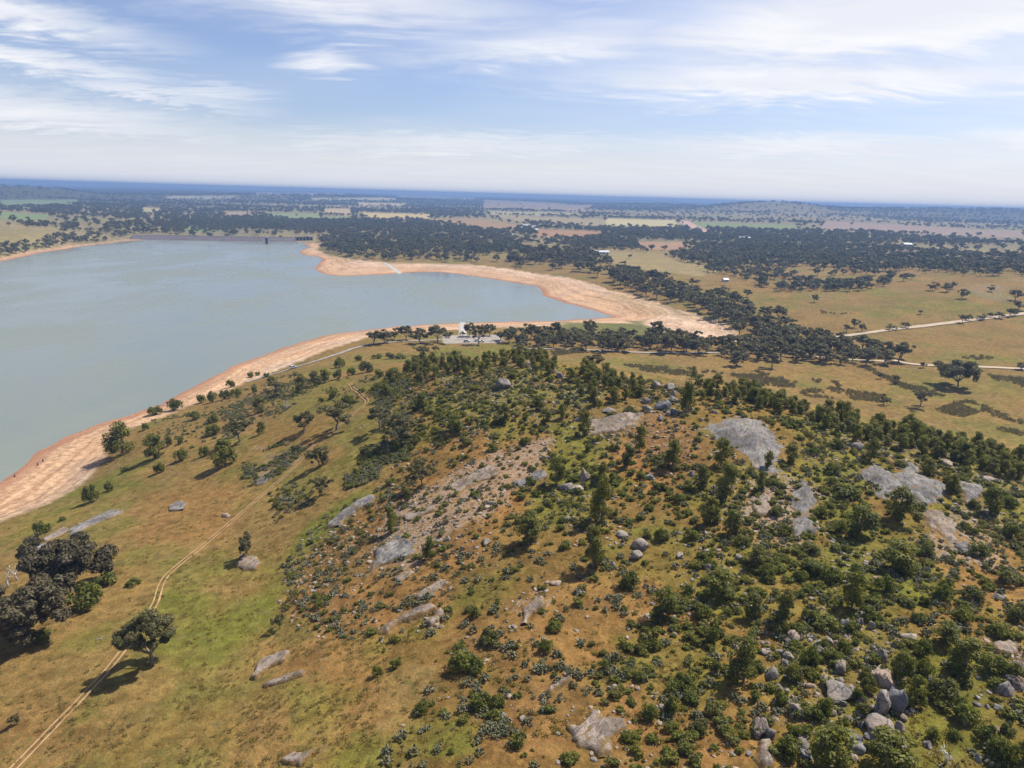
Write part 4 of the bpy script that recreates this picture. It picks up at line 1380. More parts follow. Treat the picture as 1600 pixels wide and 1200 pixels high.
# ------------------------------------------------------------------ granite sheets
SLABS = [  # outline, thickness, material, label
    ([(1096, 672), (1114, 657), (1146, 651), (1184, 655), (1206, 667), (1212, 686), (1226, 698), (1219, 716), (1208, 742), (1190, 744), (1176, 735), (1162, 716), (1139, 697), (1107, 686)], 1.6, 0, 'broad round grey granite dome near the crest of the hill'),
    ([(1336, 744), (1360, 727), (1392, 742), (1420, 724), (1452, 748), (1474, 760), (1468, 782), (1440, 788), (1376, 774), (1366, 757)], .9, 0, 'wide grey granite sheet with two rounded tops beyond the dome'),
    ([(1500, 758), (1534, 762), (1532, 794), (1506, 790)], .5, 0, 'small grey granite sheet at the end of the wide one'),
    ([(1430, 800), (1470, 798), (1500, 830), (1515, 866), (1490, 862), (1455, 830)], .4, 1, 'streaky pale rock sheet sloping below the wide grey sheet'),
    ([(1255, 752), (1275, 785), (1262, 830), (1244, 840), (1247, 792), (1238, 770)], .5, 0, 'narrow pale rock streak running downhill below the granite dome'),
    ([(1180, 760), (1205, 765), (1200, 800), (1182, 805)], .35, 1, 'low pale rock sheet on soil below the granite dome'),
    ([(920, 660), (960, 652), (1002, 648), (1000, 668), (960, 677), (930, 678)], .5, 1, 'grey rock pavement on the slope left of the crest tor'),
    ([(586, 862), (624, 836), (660, 848), (640, 868), (600, 885), (575, 900)], .45, 0, 'whitish rock sheet with shrubs around it above the dense grey clumps'),
    ([(615, 905), (640, 890), (650, 897), (625, 912)], .4, 1, 'short whitish slab just below the whitish rock field'),
    ([(700, 764), (730, 745), (770, 728), (775, 738), (740, 760), (712, 775)], .35, 1, 'pinkish rock sheet high on the bare orange slope'),
    ([(800, 755), (850, 735), (856, 744), (815, 764)], .35, 0, 'thin grey slab left of the double boulder'),
    ([(514, 822), (530, 800), (582, 774), (584, 782), (556, 800), (530, 822)], .5, 0, 'long grey slab at the top edge of the green gully'),
    ([(630, 808), (680, 792), (684, 799), (640, 815)], .35, 1, 'thin tan slab on the bare slope below the gully wattle'),
    ([(590, 985), (630, 960), (674, 945), (681, 953), (640, 972), (605, 990)], .6, 1, 'long pale slab lying on orange soil'),
    ([(664, 977), (690, 953), (696, 966), (673, 983)], .6, 1, 'short pale slab at the right end of the long one'),
    ([(390, 1061), (413, 1031), (453, 1018), (444, 1034), (420, 1045), (400, 1062)], .5, 1, 'striped pinkish slab, upper one of two, on brown grass'),
    ([(411, 1071), (445, 1058), (478, 1048), (474, 1056), (430, 1071), (414, 1075)], .35, 1, 'thin striped slab, lower one of two, on brown grass'),
    ([(848, 1082), (880, 1060), (895, 1054), (899, 1063), (875, 1077), (855, 1087)], .5, 1, 'pale tilted slab among grey clumps near the bottom'),
    ([(888, 1136), (905, 1140), (927, 1114), (945, 1124), (980, 1121), (982, 1141), (962, 1160), (957, 1177), (940, 1180), (925, 1165), (908, 1162)], .35, 1, 'pinkish weathered rock patch on bare brown soil at the bottom'),
    ([(815, 958), (840, 935), (848, 934), (850, 944), (835, 955), (820, 975)], .4, 1, 'ragged tan slab in the middle of the lower slope'),
    ([(105, 830), (140, 812), (170, 800), (200, 794), (202, 800), (165, 814), (130, 830), (112, 838)], .35, 0, 'long flat grey slab in grass above the big gums'),
    ([(47, 862), (60, 852), (82, 850), (80, 860), (60, 866)], .3, 0, 'small flat grey slab beside the big gums'),
    ([(370, 885), (378, 870), (398, 868), (412, 878), (400, 890), (380, 893)], .4, 1, 'pale rock sheet under the small leaning tree'),
    ([(436, 1192), (462, 1178), (490, 1172), (486, 1182), (470, 1196)], .4, 1, 'ragged pale slab at the bottom edge, left of centre'),
    ([(1184, 1160), (1205, 1156), (1212, 1190), (1200, 1215), (1184, 1205)], .5, 1, 'pinkish upright rock face at the bottom edge'),
    ([(1550, 1010), (1575, 1003), (1598, 1016), (1592, 1026), (1560, 1022)], .5, 1, 'flat pinkish slab near the right edge'),
    ([(1490, 856), (1505, 848), (1520, 858), (1508, 868)], .5, 0, 'small pale slab near the right edge of the slope'),
    ([(265, 792), (280, 784), (292, 788), (285, 797), (268, 798)], .35, 0, 'little grey outcrop in grass left of the track'),
    ([(60, 846), (100, 826), (104, 832), (70, 850)], .25, 1, 'thin orange-stained slab above the big gums'),
    ([(395, 755), (412, 745), (425, 748), (410, 760)], .3, 0, 'small grey outcrop just right of the dirt track'),
    ([(645, 935), (690, 905), (700, 912), (660, 940)], .35, 1, 'faint tan slab above the long pale slab'),
]
SLAB_W = []
for i, (poly, h, mi, lab) in enumerate(SLABS):
    W_ = poly_on_ground(poly, 4)
    size = float(np.ptp(W_, 0).max())
    o = grid_patch('granite_slab', W_, h * 1.5, (M_SLAB, M_SLAB_P)[mi], max(.22, size / 60), max(.6, size * .16 * h), min(3.2, size * .17), 400 + i, .5 if size > 9 else .3)
    if o:
        SLAB_W.append(W_)
        tag(o, lab, 'rock', 'granite sheets on the hill', 'thing')


def on_slab(q, m=0.0):
    hit = np.zeros(len(q), bool)
    for W_ in SLAB_W:
        hit |= sdist(W_, q[:, 0], q[:, 1]) > m
    return hit


# ------------------------------------------------------------------ boulders
BOULDERS = [  # centre px, width, height px, kind (0 grey, 1 pale, 2 dark), label or None
    (1310, 1077, 48, 27, 0, 'large flat-topped grey boulder among shrubs, left of the dark one'), (1397, 1090, 36, 54, 2, 'tall dark lichened boulder in the lower right rock pile'),
    (1373, 1100, 28, 46, 0, 'grey upright boulder leaning on the tall dark one'), (1380, 1050, 46, 30, 0, 'ridged grey boulder on top of the lower right pile'), (1377, 1023, 27, 26, 0, None),
    (1370, 1128, 46, 28, 0, 'broad grey boulder at the foot of the dark one'), (1364, 1144, 27, 15, 0, None), (1337, 1151, 21, 17, 2, None), (1339, 1165, 22, 17, 2, None), (1315, 1041, 25, 19, 0, None),
    (1278, 1003, 17, 15, 0, None), (1283, 1014, 20, 13, 0, None), (1296, 1002, 11, 12, 1, None), (1305, 1002, 11, 12, 1, None), (1245, 1106, 27, 22, 0, None), (1404, 1135, 15, 15, 0, None),
    (1298, 1131, 11, 11, 0, None), (1566, 1072, 30, 30, 0, None), (1580, 1061, 30, 22, 0, None), (1591, 1041, 25, 18, 0, None), (1589, 1095, 15, 13, 1, None), (1253, 1149, 21, 13, 0, None),
    (1252, 1162, 23, 15, 0, None), (1254, 1174, 24, 17, 2, None), (1449, 1160, 15, 14, 0, None), (1528, 1183, 13, 13, 0, None), (1420, 992, 23, 13, 1, None), (1321, 972, 16, 26, 0, None), (1341, 975, 12, 22, 0, None),
    (1360, 976, 10, 18, 1, None), (1240, 989, 21, 14, 1, None), (1206, 1049, 24, 24, 0, None), (1222, 1018, 18, 13, 1, None), (1232, 1024, 15, 12, 1, None), (1198, 1015, 16, 13, 0, None), (1187, 1135, 27, 30, 0, None),
    (1204, 1146, 17, 18, 0, None), (1154, 868, 16, 13, 1, None), (1108, 883, 17, 12, 0, None), (1105, 862, 13, 10, 1, None), (886, 758, 22, 20, 1, 'pale rounded boulder, lower of the double boulder mid-slope'),
    (912, 740, 16, 28, 0, 'tall ribbed grey boulder, upper of the double boulder mid-slope'), (903, 762, 20, 12, 1, None), (1004, 848, 30, 18, 0, 'pale split boulder with a dark joint on the green slope'), (993, 866, 21, 14, 0, None), (972, 832, 20, 10, 1, None),
    (957, 880, 15, 12, 0, None), (770, 786, 18, 11, 1, None), (907, 923, 12, 9, 0, None), (760, 846, 13, 11, 0, None), (869, 909, 16, 9, 1, None), (784, 600, 26, 19, 0, 'big rounded grey boulder just below the hill crest'),
    (824, 567, 11, 11, 0, None), (864, 577, 17, 14, 0, None), (875, 586, 12, 12, 0, None), (951, 639, 19, 9, 0, None), (1010, 637, 17, 11, 0, None), (1011, 626, 14, 10, 0, None), (1025, 602, 15, 13, 0, None),
    (1047, 602, 19, 16, 0, 'topmost pale boulder of the tor on the crest'), (1052, 613, 13, 13, 0, None), (1037, 632, 24, 22, 2, 'largest dark boulder of the tor on the crest'), (1050, 622, 15, 15, 0, None), (1032, 653, 9, 9, 0, None), (1053, 643, 12, 10, 2, None),
    (1045, 646, 9, 8, 0, None), (1122, 621, 16, 9, 0, None), (1117, 643, 10, 7, 0, None), (353, 804, 12, 8, 1, 'single white rock in open grass beside the dirt track'), (446, 777, 12, 7, 0, None), (1365, 690, 16, 10, 0, None), (1340, 696, 20, 12, 0, None),
    (1478, 722, 22, 10, 1, None), (1540, 745, 22, 12, 1, None), (1172, 700, 11, 8, 2, None), (1480, 600 + 268, 16, 12, 1, None), (1558, 930, 18, 12, 0, None), (1062, 866, 12, 9, 0, None), (960, 1073, 11, 11, 1, None), (886, 1052, 12, 8, 1, None),
    (952, 1075, 8, 9, 1, None), (700, 840, 13, 10, 0, None), (762, 790, 15, 9, 1, None), (930, 690, 10, 7, 0, None), (905, 655, 10, 7, 2, None), (1080, 740, 10, 8, 0, None), (1015, 745, 12, 9, 2, None), (640, 608, 8, 6, 0, None), (700, 600, 9, 7, 0, None),
    (1230, 1000, 10, 8, 0, None), (1150, 1010, 9, 7, 1, None), (1215, 1075, 14, 12, 0, None), (1265, 1070, 13, 10, 1, None), (1290, 1060, 12, 10, 0, None), (1325, 1120, 13, 13, 0, None), (1345, 1092, 17, 15, 0, None), (1300, 1112, 12, 10, 0, None)]
ball = {}


def boulder(px, py, w, h, k, lab=None):
    P = ground_at(px, py + h * .34)[0]
    W, H = metres(P, w * 1.12, h * 1.12)
    H = max(H, W * .35)
    pr = (ROCK, ROCK_P, ROCK_D)[k]
    o = place('boulder', pr[CNT['r'] % len(pr)], P + [0, 0, H * .12], (W * .52, W * random.uniform(.4, .6), H * .62), random.uniform(-.5, .5) + (0 if lab else random.choice([0, 3.1])))
    CNT['r'] += 1
    if lab:
        tag(o, lab, 'boulder', 'boulders on the hill')
    else:
        later(o, ('grey', 'pale', 'dark')[k] + (' large' if w > 20 else ''), 'boulder', 'boulder', 'boulders on the hill', P)
    return o


for b in BOULDERS:
    boulder(*b)
# loose boulders between the named ones, in the rocky parts
for i, (poly, n, sz) in enumerate([([(1180, 990), (1330, 960), (1460, 1000), (1440, 1180), (1200, 1200)], 60, (.5, 1.5)), ([(1500, 1020), (1600, 1000), (1600, 1180), (1530, 1150)], 18, (.5, 1.3)),
                                   ([(1000, 612), (1070, 595), (1130, 615), (1060, 660), (1000, 655)], 34, (.6, 1.7)), ([(720, 575), (900, 575), (920, 620), (760, 640)], 26, (.5, 1.4)),
                                   ([(840, 700), (960, 720), (1040, 860), (900, 900)], 22, (.4, 1.1)), ([(1040, 820), (1260, 840), (1220, 960), (1060, 950)], 22, (.4, 1.0)), ([(1300, 680), (1560, 720), (1560, 800), (1320, 720)], 22, (.5, 1.4))]):
    for P in fill(poly, n, 1.3, seed=500 + i):
        w = random.uniform(*sz) ** 1.0
        k = random.choice([0, 0, 0, 1, 2])
        pr = (ROCK, ROCK_P, ROCK_D)[k]
        o = place('boulder', random.choice(pr), P + [0, 0, w * .05], (w * .5, w * random.uniform(.35, .6), w * random.uniform(.3, .5)), random.uniform(0, 6.28))
        later(o, 'small ' + ('grey', 'pale', 'dark')[k], 'boulder', 'boulder', 'boulders on the hill', P)

# ------------------------------------------------------------------ trees and shrubs read off the photograph (centre x, y, width, height in photo pixels)
def by_hand(kind, x, y, w, h, lab=None, big=None):
    P = ground_at(x, y + h * (.42 if kind != 's' else .32))[0]
    w, h = w * .93, h * .95
    W, H = metres(P, w, h, kind == 's')
    if kind != 's':
        W2, H2 = metres(P, w, h, True)
        H = .55 * H + .45 * H2
    o = plant(kind, P, W, H, None, big)
    noun, cat, grp = {'g': ('gum tree', 'tree', 'gum trees'), 'w': ('hill tree', 'tree', 'small trees on the hill'), 's': ('shrub', 'shrub', 'shrubs on the hill and shore slope')}[kind]
    if lab:
        tag(o, lab, cat, grp)
    else:
        size = 'large' if w * h > 900 else 'small' if w * h < 260 else 'mid-sized'
        later(o, f'{size} {"dark olive" if kind == "g" else "bushy green"}', noun, cat, grp, P)
    return o


def special_gum(x, y, w, h, seed, lab, nl, per, trunk, droop=False):
    """a near gum with a mesh of its own; x, y is the foot of the trunk"""
    P = ground_at(x, y)[0]
    W, H = metres(P, w, h, False)
    H = H * .92
    wood, crown = gum_parts(seed, H, W * .92, per, .021 * W, nl, trunk, droop)
    e = empty('gum_tree', tuple(P - [0, 0, .1]))
    for nm, g, m in (('trunk', wood, M_BARK), ('crown', crown, M_BIGGUM if seed in (901, 902) else M_GUM)):
        c = bpy.data.objects.new(nm, g.mesh(nm, [m]))
        COL.objects.link(c)
        c.parent = e
    return tag(e, lab, 'tree', 'gum trees')


special_gum(42, 1005, 124, 92, 901, 'big spreading gum at the left edge, lower one of the pair', 9, 380, .24, True)
special_gum(112, 925, 124, 84, 902, 'big spreading gum, upper one of the pair near the left edge', 9, 380, .24, True)
special_gum(238, 1036, 84, 98, 907, 'lone two-tiered gum casting a dark shadow beside the dirt track', 7, 420, .22)
special_gum(1497, 604, 60, 46, 904, 'broad dark gum standing alone on the golden flat', 8, 260, .18, True)
special_gum(1437, 636, 34, 32, 905, 'smaller gum left below the broad one on the flat', 5, 200, .26)
for a in [(474, 662, 32, 34, 'brownish open gum left of the dirt track, paired with a darker one'), (525, 654, 42, 44, 'dark round-crowned gum where the dirt track climbs the saddle'), (499, 716, 30, 32, 'small dark gum just right of the dirt track'),
          (593, 656, 36, 40, 'pale-trunked gum behind the fallen limbs right of the track'), (623, 667, 48, 44, 'dense dark gum at the foot of the scrubby hill'), (375, 674, 36, 40, 'brownish gum on the slope above the shore shrubs'),
          (386, 856, 24, 40, 'small leaning gum on a pale rock sheet'), (429, 609, 26, 26, None), (660, 742, 36, 44, 'dense bushy tree above the green gully'), (502, 762, 25, 30, 'small round tree standing alone above the gully'),
          (24, 1126, 14, 18, 'tiny round tree near the left bottom corner'), (437, 972, 19, 24, 'tiny dark tree beside the dense grey clumps'), (927, 566, 28, 24, 'dark gum standing behind the hill crest')]:
    by_hand('g', *a, big=True)
for a in [(975, 540, 24, 22), (583, 529, 22, 22), (601, 528, 24, 22), (616, 523, 16, 18), (636, 522, 24, 24), (657, 527, 24, 24), (684, 524, 32, 30), (733, 517, 18, 22), (748, 525, 20, 32), (765, 516, 18, 20), (722, 522, 8, 8), (661, 549, 22, 16), (680, 546, 10, 10),
          (1150, 562, 28, 24), (1206, 564, 24, 26), (1184, 558, 12, 16), (1400, 594, 10, 14), (1375, 588, 8, 10), (1380, 625, 14, 18), (1443, 571, 10, 10), (1596, 573, 14, 12), (1504, 499, 10, 14), (1513, 497, 8, 11), (1535, 496, 12, 10), (1548, 493, 8, 9), (1560, 493, 12, 11),
          (1578, 489, 10, 14), (1585, 490, 9, 10), (1391, 511, 13, 10), (1415, 509, 13, 10), (1335, 506, 12, 14), (1323, 514, 10, 12), (1346, 513, 10, 13), (1457, 448, 12, 14), (1466, 447, 6, 10), (1480, 450, 14, 14), (1488, 447, 9, 12), (1503, 460, 14, 16), (1549, 451, 9, 11),
          (1586, 462, 16, 18), (1592, 478, 18, 14), (1437, 488, 7, 7), (1272, 467, 10, 13), (1130, 451, 14, 9), (1167, 459, 12, 13), (1080, 441, 8, 12), (1087, 442, 10, 9), (1067, 459, 11, 11), (1115, 420, 14, 14), (1105, 420, 9, 10)]:
    by_hand('g', *a)
WATTLES = [(710, 663, 34, 30), (787, 648, 28, 32), (659, 627, 26, 24), (842, 631, 24, 24), (852, 652, 21, 27), (879, 644, 19, 25), (886, 627, 13, 19), (912, 663, 24, 42), (869, 738, 32, 48), (939, 740, 26, 36), (939, 785, 40, 74, 'tall dense bushy tree mid-slope on the orange hillside'),
           (999, 687, 22, 42), (980, 714, 28, 38), (1051, 710, 36, 46), (1094, 746, 28, 40), (826, 828, 52, 54, 'broad dark bushy tree in the centre of the hillside'), (927, 858, 42, 70, 'tall bushy tree left of the split boulder'), (612, 815, 25, 40), (672, 858, 27, 34), (636, 774, 16, 22), (1034, 944, 46, 50),
           (1084, 583, 15, 22), (1075, 622, 30, 48, 'upright bushy tree growing against the crest tor'), (1120, 598, 21, 27), (1144, 606, 19, 22), (1180, 618, 31, 26), (1217, 624, 35, 26), (1127, 708, 29, 46), (1133, 757, 38, 64, 'tall bushy tree just below the granite dome'), (1199, 720, 21, 30), (1236, 710, 26, 30),
           (1187, 755, 18, 38), (1330, 655, 21, 22), (1360, 704, 27, 38), (1450, 730, 27, 28), (1405, 790, 48, 54, 'dark bushy tree in front of the wide granite sheet'), (1341, 815, 56, 52), (1487, 756, 26, 32), (1547, 783, 38, 46), (1500, 706, 36, 36), (1405, 872, 66, 50), (1109, 800, 37, 42), (1142, 818, 36, 42),
           (1180, 870, 34, 36), (1127, 914, 58, 46), (1221, 950, 42, 58), (1161, 1036, 52, 68, 'tall bushy tree left of the boulder pile'), (1330, 925, 42, 62), (1405, 1043, 40, 52), (1427, 1084, 42, 52), (1502, 1030, 60, 60), (1292, 1170, 80, 72, 'big bushy tree at the bottom edge below the boulders'), (1390, 1172, 90, 62, 'wide dense bushy tree at the bottom edge under the dark boulder'),
           (1592, 1182, 44, 52), (1178, 947, 40, 40), (1476, 990, 44, 38), (409, 669, 17, 21), (351, 710, 48, 44, 'big dense bush above the sandy beach'), (191, 688, 54, 50, 'clump-forming tree at the edge of the sandy beach'), (242, 700, 36, 40), (407, 633, 26, 26), (469, 600, 26, 30), (491, 592, 26, 25), (507, 588, 24, 23), (615, 587, 28, 24), (602, 610, 24, 22)]
for a in WATTLES:
    by_hand('w', *a)
SHRUBS = [(135, 934, 56, 44), (168, 903, 40, 24), (60, 996, 40, 30), (208, 909, 25, 14), (66, 826, 28, 23), (97, 811, 13, 9), (142, 774, 27, 32), (171, 761, 17, 17), (227, 667, 13, 15), (195, 734, 14, 11), (249, 732, 17, 21), (283, 712, 21, 23), (264, 691, 13, 19), (283, 688, 12, 17), (319, 706, 15, 22),
          (334, 672, 27, 21), (332, 655, 21, 17), (304, 650, 23, 17), (242, 643, 25, 17), (274, 634, 25, 21), (315, 624, 15, 18), (332, 622, 18, 20), (351, 618, 19, 18), (369, 614, 17, 17), (360, 601, 14, 14), (392, 586, 13, 10), (403, 584, 9, 8), (397, 609, 13, 12), (424, 592, 13, 10), (417, 586, 10, 9),
          (529, 586, 19, 19), (530, 568, 20, 19), (549, 581, 14, 17), (574, 575, 28, 21), (521, 616, 17, 19), (544, 627, 26, 21), (502, 626, 11, 10), (431, 788, 10, 14), (610, 751, 17, 11), (622, 695, 17, 21), (650, 687, 19, 15), (585, 607, 11, 13), (592, 585, 17, 15), (560, 560, 12, 12), (589, 557, 17, 10),
          (609, 557, 16, 12), (626, 557, 17, 11), (813, 774, 17, 15), (987, 738, 17, 13), (982, 909, 35, 32), (766, 995, 34, 29), (721, 1032, 44, 34), (742, 1040, 34, 26), (740, 956, 24, 22), (864, 976, 30, 22), (852, 1010, 25, 23), (999, 1014, 21, 19), (944, 1038, 21, 19), (811, 1156, 34, 26), (659, 1106, 23, 19),
          (618, 1036, 21, 18), (590, 1048, 19, 18), (752, 1096, 40, 30), (778, 1096, 26, 24), (1109, 612, 13, 15), (1319, 766, 50, 24), (1309, 695, 17, 17), (1300, 732, 24, 21), (1442, 860, 28, 25), (1266, 856, 32, 20), (1079, 837, 27, 22), (1034, 836, 26, 24), (1270, 884, 46, 26), (1096, 955, 31, 26), (1114, 992, 31, 33),
          (1292, 970, 48, 26), (1120, 1041, 23, 23), (1180, 1088, 21, 19), (1217, 1090, 26, 26), (1240, 1054, 29, 32), (1262, 1026, 35, 36), (1289, 1105, 28, 34), (1262, 962, 27, 23), (1379, 914, 32, 32), (1412, 890, 30, 26), (1469, 929, 32, 32), (1442, 1015, 31, 31), (1442, 1047, 31, 33), (1547, 1037, 50, 40),
          (1456, 1146, 26, 24), (1540, 1146, 36, 32), (1562, 1170, 40, 40), (1240, 1142, 29, 26), (1349, 1109, 27, 23), (1356, 1071, 27, 27), (1352, 1052, 22, 20), (1341, 1086, 23, 25), (1050, 1105, 28, 32), (1067, 1064, 32, 26), (1015, 1112, 30, 28), (1090, 1135, 34, 30), (1110, 1109, 28, 24), (1024, 1007, 23, 19),
          (1000, 1012, 20, 18), (1210, 800, 22, 20), (1160, 845, 26, 20), (1230, 830, 24, 20), (1300, 900, 34, 26), (1360, 960, 30, 24), (1520, 930, 34, 28), (1570, 900, 40, 28), (1530, 860, 36, 26), (1580, 830, 34, 30), (1590, 960, 40, 34), (1500, 960, 34, 28), (1560, 985, 34, 26), (1320, 1010, 26, 24), (1470, 1080, 50, 44), (1500, 1110, 50, 40),
          (565, 1000 - 390, 12, 10), (1280, 800, 26, 22), (1250, 900, 26, 20), (1200, 900, 24, 20), (1060, 780, 22, 18), (1030, 760, 22, 18), (920, 700, 18, 15), (960, 700, 18, 14), (730, 690, 18, 14), (770, 700, 18, 15), (820, 690, 18, 15)]
for a in SHRUBS:
    by_hand('s', *a)
for i, (poly, n, sep, w, kind) in enumerate([
        ([(625, 582), (650, 570), (740, 564), (850, 563), (880, 570), (880, 590), (760, 590), (640, 605)], 80, 2.6, (2.5, 4.5), 'w'), ([(890, 588), (930, 580), (1000, 598), (1010, 622), (930, 640), (890, 610)], 32, 2.6, (2.4, 4.2), 'w'),
        ([(1090, 603), (1200, 622), (1260, 642), (1240, 655), (1150, 632), (1095, 625)], 34, 2.6, (2.4, 4.2), 'w'), ([(1250, 640), (1350, 660), (1500, 694), (1600, 722), (1600, 760), (1480, 725), (1340, 690), (1250, 665)], 86, 2.6, (2.4, 4.4), 'w')]):
    for P in fill(poly, n, sep, seed=600 + i):
        W = random.uniform(*w)
        o = plant('w', P, W * .95, W * random.uniform(1.0, 1.55))
        later(o, random.choice(['ragged green', 'upright green', 'dense dark green']), 'crest tree', 'tree', 'small trees along the hill crest', P)
# mid-sized shrubs filling the scrub
nS = 300 - CNT['s']
fills = [([(640, 600), (860, 585), (1000, 625), (960, 700), (840, 690), (700, 690), (640, 660)], .30), ([(1230, 660), (1480, 720), (1600, 760), (1600, 900), (1460, 880), (1300, 860), (1270, 760)], .26),
         ([(1060, 860), (1300, 880), (1600, 900), (1600, 1200), (1220, 1200), (1180, 1060), (1060, 960)], .26), ([(800, 700), (1060, 760), (1060, 880), (860, 860)], .12), ([(400, 590), (500, 575), (520, 610), (420, 660), (330, 660)], .06)]
for i, (poly, share) in enumerate(fills):
    for P in fill(poly, int(nS * share), 2.2, seed=640 + i, keep=lambda q: ~on_slab(q, .2)):
        W = random.uniform(1.3, 3.0)
        o = plant('s', P, W, W * random.uniform(.55, .95))
        later(o, random.choice(['low green', 'rounded green', 'dark green']), 'shrub', 'shrub', 'shrubs on the hill and shore slope', P)

# gum belts along the shore: single trees, nearest first
BELTS = [('shore row', [(775, 527), (860, 524), (960, 526), (1010, 532), (1010, 551), (900, 549), (830, 547), (785, 541)], 46, 7.0, (6, 9.5)),
         ('dark belt', [(1010, 527), (1090, 536), (1165, 545), (1230, 525), (1300, 536), (1420, 560), (1420, 569), (1337, 572), (1262, 567), (1150, 560), (1010, 550)], 74, 9.0, (7, 11)),
         ('inlet belt', [(965, 425), (1022, 437), (1060, 448), (1169, 484), (1225, 503), (1240, 525), (1165, 535), (1142, 510), (1120, 501), (1056, 477), (1000, 461), (958, 448)], 74, 12.5, (8.5, 13.5)),
         ('bay trees', [(790, 409), (825, 393), (923, 396), (965, 417), (970, 446), (895, 427), (842, 424), (800, 418)], 52, 15.0, (9, 14))]
rest = []
for i, (nm, poly, n, sep, w) in enumerate(BELTS):
    Q = fill(poly, n, sep, seed=700 + i)
    Q = Q[np.argsort(np.hypot(Q[:, 0], Q[:, 1]))]
    for k, P in enumerate(Q):
        W = random.uniform(*w)
        if CNT['g'] < 300 and k < n:
            o = plant('g', P, W, W * random.uniform(.95, 1.35), None, False)
            later(o, random.choice(['dark olive', 'dark green', 'grey-green']), nm + ' gum', 'tree', 'gum trees', P)
        else:
            rest.append((*P, W))

# ------------------------------------------------------------------ masses nobody could count
PEN = [(499, 377), (520, 362), (562, 345), (636, 342), (720, 352), (762, 364), (825, 377), (783, 396), (744, 402), (720, 410), (667, 409), (615, 409), (566, 405), (512, 394)]
for P in fill(PEN, 1300, 10.0, seed=720, keep=lambda q: fbm(q[:, 0], q[:, 1], 45, 745, 3) > .42):
    rest.append((*P, random.uniform(5.5, 11.5)))
for poly, n, sep in [([(120, 380), (170, 352), (330, 343), (540, 345), (545, 362), (500, 366), (462, 367), (216, 365), (150, 380)], 1200, 11.5), ([(-60, 388), (60, 378), (100, 370), (135, 376), (60, 391), (-60, 412)], 150, 10), ([(30, 350), (120, 352), (130, 362), (40, 356)], 60, 14),
                     ([(1037, 400), (1110, 385), (1225, 376), (1600, 404), (1600, 432), (1450, 432), (1390, 446), (1337, 456), (1187, 447), (1120, 425)], 1300, 11.0), ([(1185, 443), (1340, 448), (1300, 456), (1190, 456)], 60, 9),
                     ([(880, 385), (1000, 386), (1010, 392), (900, 392)], 110, 12), ([(850, 374), (960, 372), (1010, 380), (960, 384), (860, 382)], 160, 12), ([(820, 346), (1000, 362), (1060, 368), (1000, 372), (930, 362), (830, 352)], 260, 13)]:
    for P in fill(poly, n, sep, tries=14, seed=740 + n, keep=lambda q: fbm(q[:, 0], q[:, 1], 55, 745, 3) + RNG.uniform(-.07, .07, len(q)) > .46):
        rest.append((*P, random.uniform(5, 11)))
rng = np.random.default_rng(77)
n = 130000
a = np.radians(rng.uniform(-47, 47, n)); r = np.exp(rng.uniform(log(1050), log(17500), n))
x, y = r * np.sin(a), r * np.cos(a)
belt = fbm(x * .55, y * 1.5, 420, 81, 4)
p = sstep(belt, .5, .62) * (.42 + .4 * sstep(r, 2500, 5000)) + .045 + sstep(r, 3800, 6500) * .55
okk = np.ones(n, bool)
for w_, c_ in field_w:
    d = sdist(w_, x, y)
    okk &= ~((d > 0) & (rng.uniform(size=n) < .985))
px_, py_, _ = project(np.stack([x, y, height(x, y)], -1))
plain = sdist(np.array([(1010, 425), (1200, 447), (1340, 456), (1600, 434), (1700, 434), (1700, 720), (1000, 560)], float), px_, py_) > 0
p = np.where(plain, np.where((py_ < 475) & (px_ > 1150), .05, .012), p)
sel = okk & (rng.uniform(size=n) < p) & (sdist(lake_poly, x, y) < -40) & (sdist(beach_poly, x, y) < -8)
x, y, r = x[sel], y[sel], r[sel]
W = rng.uniform(5.5, 12.5, len(x)) * (1 + .8 * sstep(r, 3000, 10000) + .8 * sstep(r, 9000, 20000))
rest = np.vstack([np.array(rest), np.stack([x, y, height(x, y), W], -1)])
scl = np.stack([rest[:, 3] / 10., rest[:, 3] / 10., rest[:, 3] / 10. * rng.uniform(.7, 1.05, len(rest)) * (1 - .35 * sstep(np.hypot(rest[:, 0], rest[:, 1]), 3000, 10000))], -1)
scatter('distant_woodland', GUM_FAR, rest[:, :3], rng.uniform(0, 6.28, len(rest)), scl, 'dark gum woodland scattered over the plain behind the lake', 'woodland')
print('far trees', len(rest), 'counts', CNT)


def hill_points(n, seed, dens, keep_off_slab=True):
    rng = np.random.default_rng(seed)
    lo, hi = hill_w.min(0), hill_w.max(0)
    q = rng.uniform(lo, hi, (int(n * HILL_GROW), 2))
    q = q[sdist(hill_w, q[:, 0], q[:, 1]) > -1]
    if keep_off_slab:
            q = q[~on_slab(q, .3) | (rng.uniform(size=len(q)) < .2)]
    pz = np.column_stack([q, height(q[:, 0], q[:, 1])])
    X, Y, D = project(pz)
    k = rng.uniform(size=len(q)) < dens(q, X, Y)
    k &= (X > -150) & (X < 2300) & (Y < 1600)
    return pz[k]


DENSE = [np.array(p, float) for p in ([(440, 930), (470, 860), (540, 800), (640, 750), (720, 790), (720, 960), (620, 1010), (520, 1000)], [(640, 1080), (760, 1060), (860, 1080), (820, 1150), (640, 1190)], [(980, 1000), (1130, 1000), (1120, 1140), (1000, 1130)],
                                      [(640, 600), (860, 590), (860, 680), (700, 690), (620, 650)], [(1230, 660), (1600, 760), (1600, 1000), (1400, 1000), (1280, 800)])]
BARE = [np.array(p, float) for p in ([(560, 1010), (700, 1000), (720, 1060), (640, 1110), (560, 1080)], [(860, 1090), (1000, 1090), (1080, 1200), (840, 1200)], [(1080, 880), (1180, 860), (1180, 900)], [(1020, 1150), (1190, 1150), (1190, 1200), (1020, 1200)])]


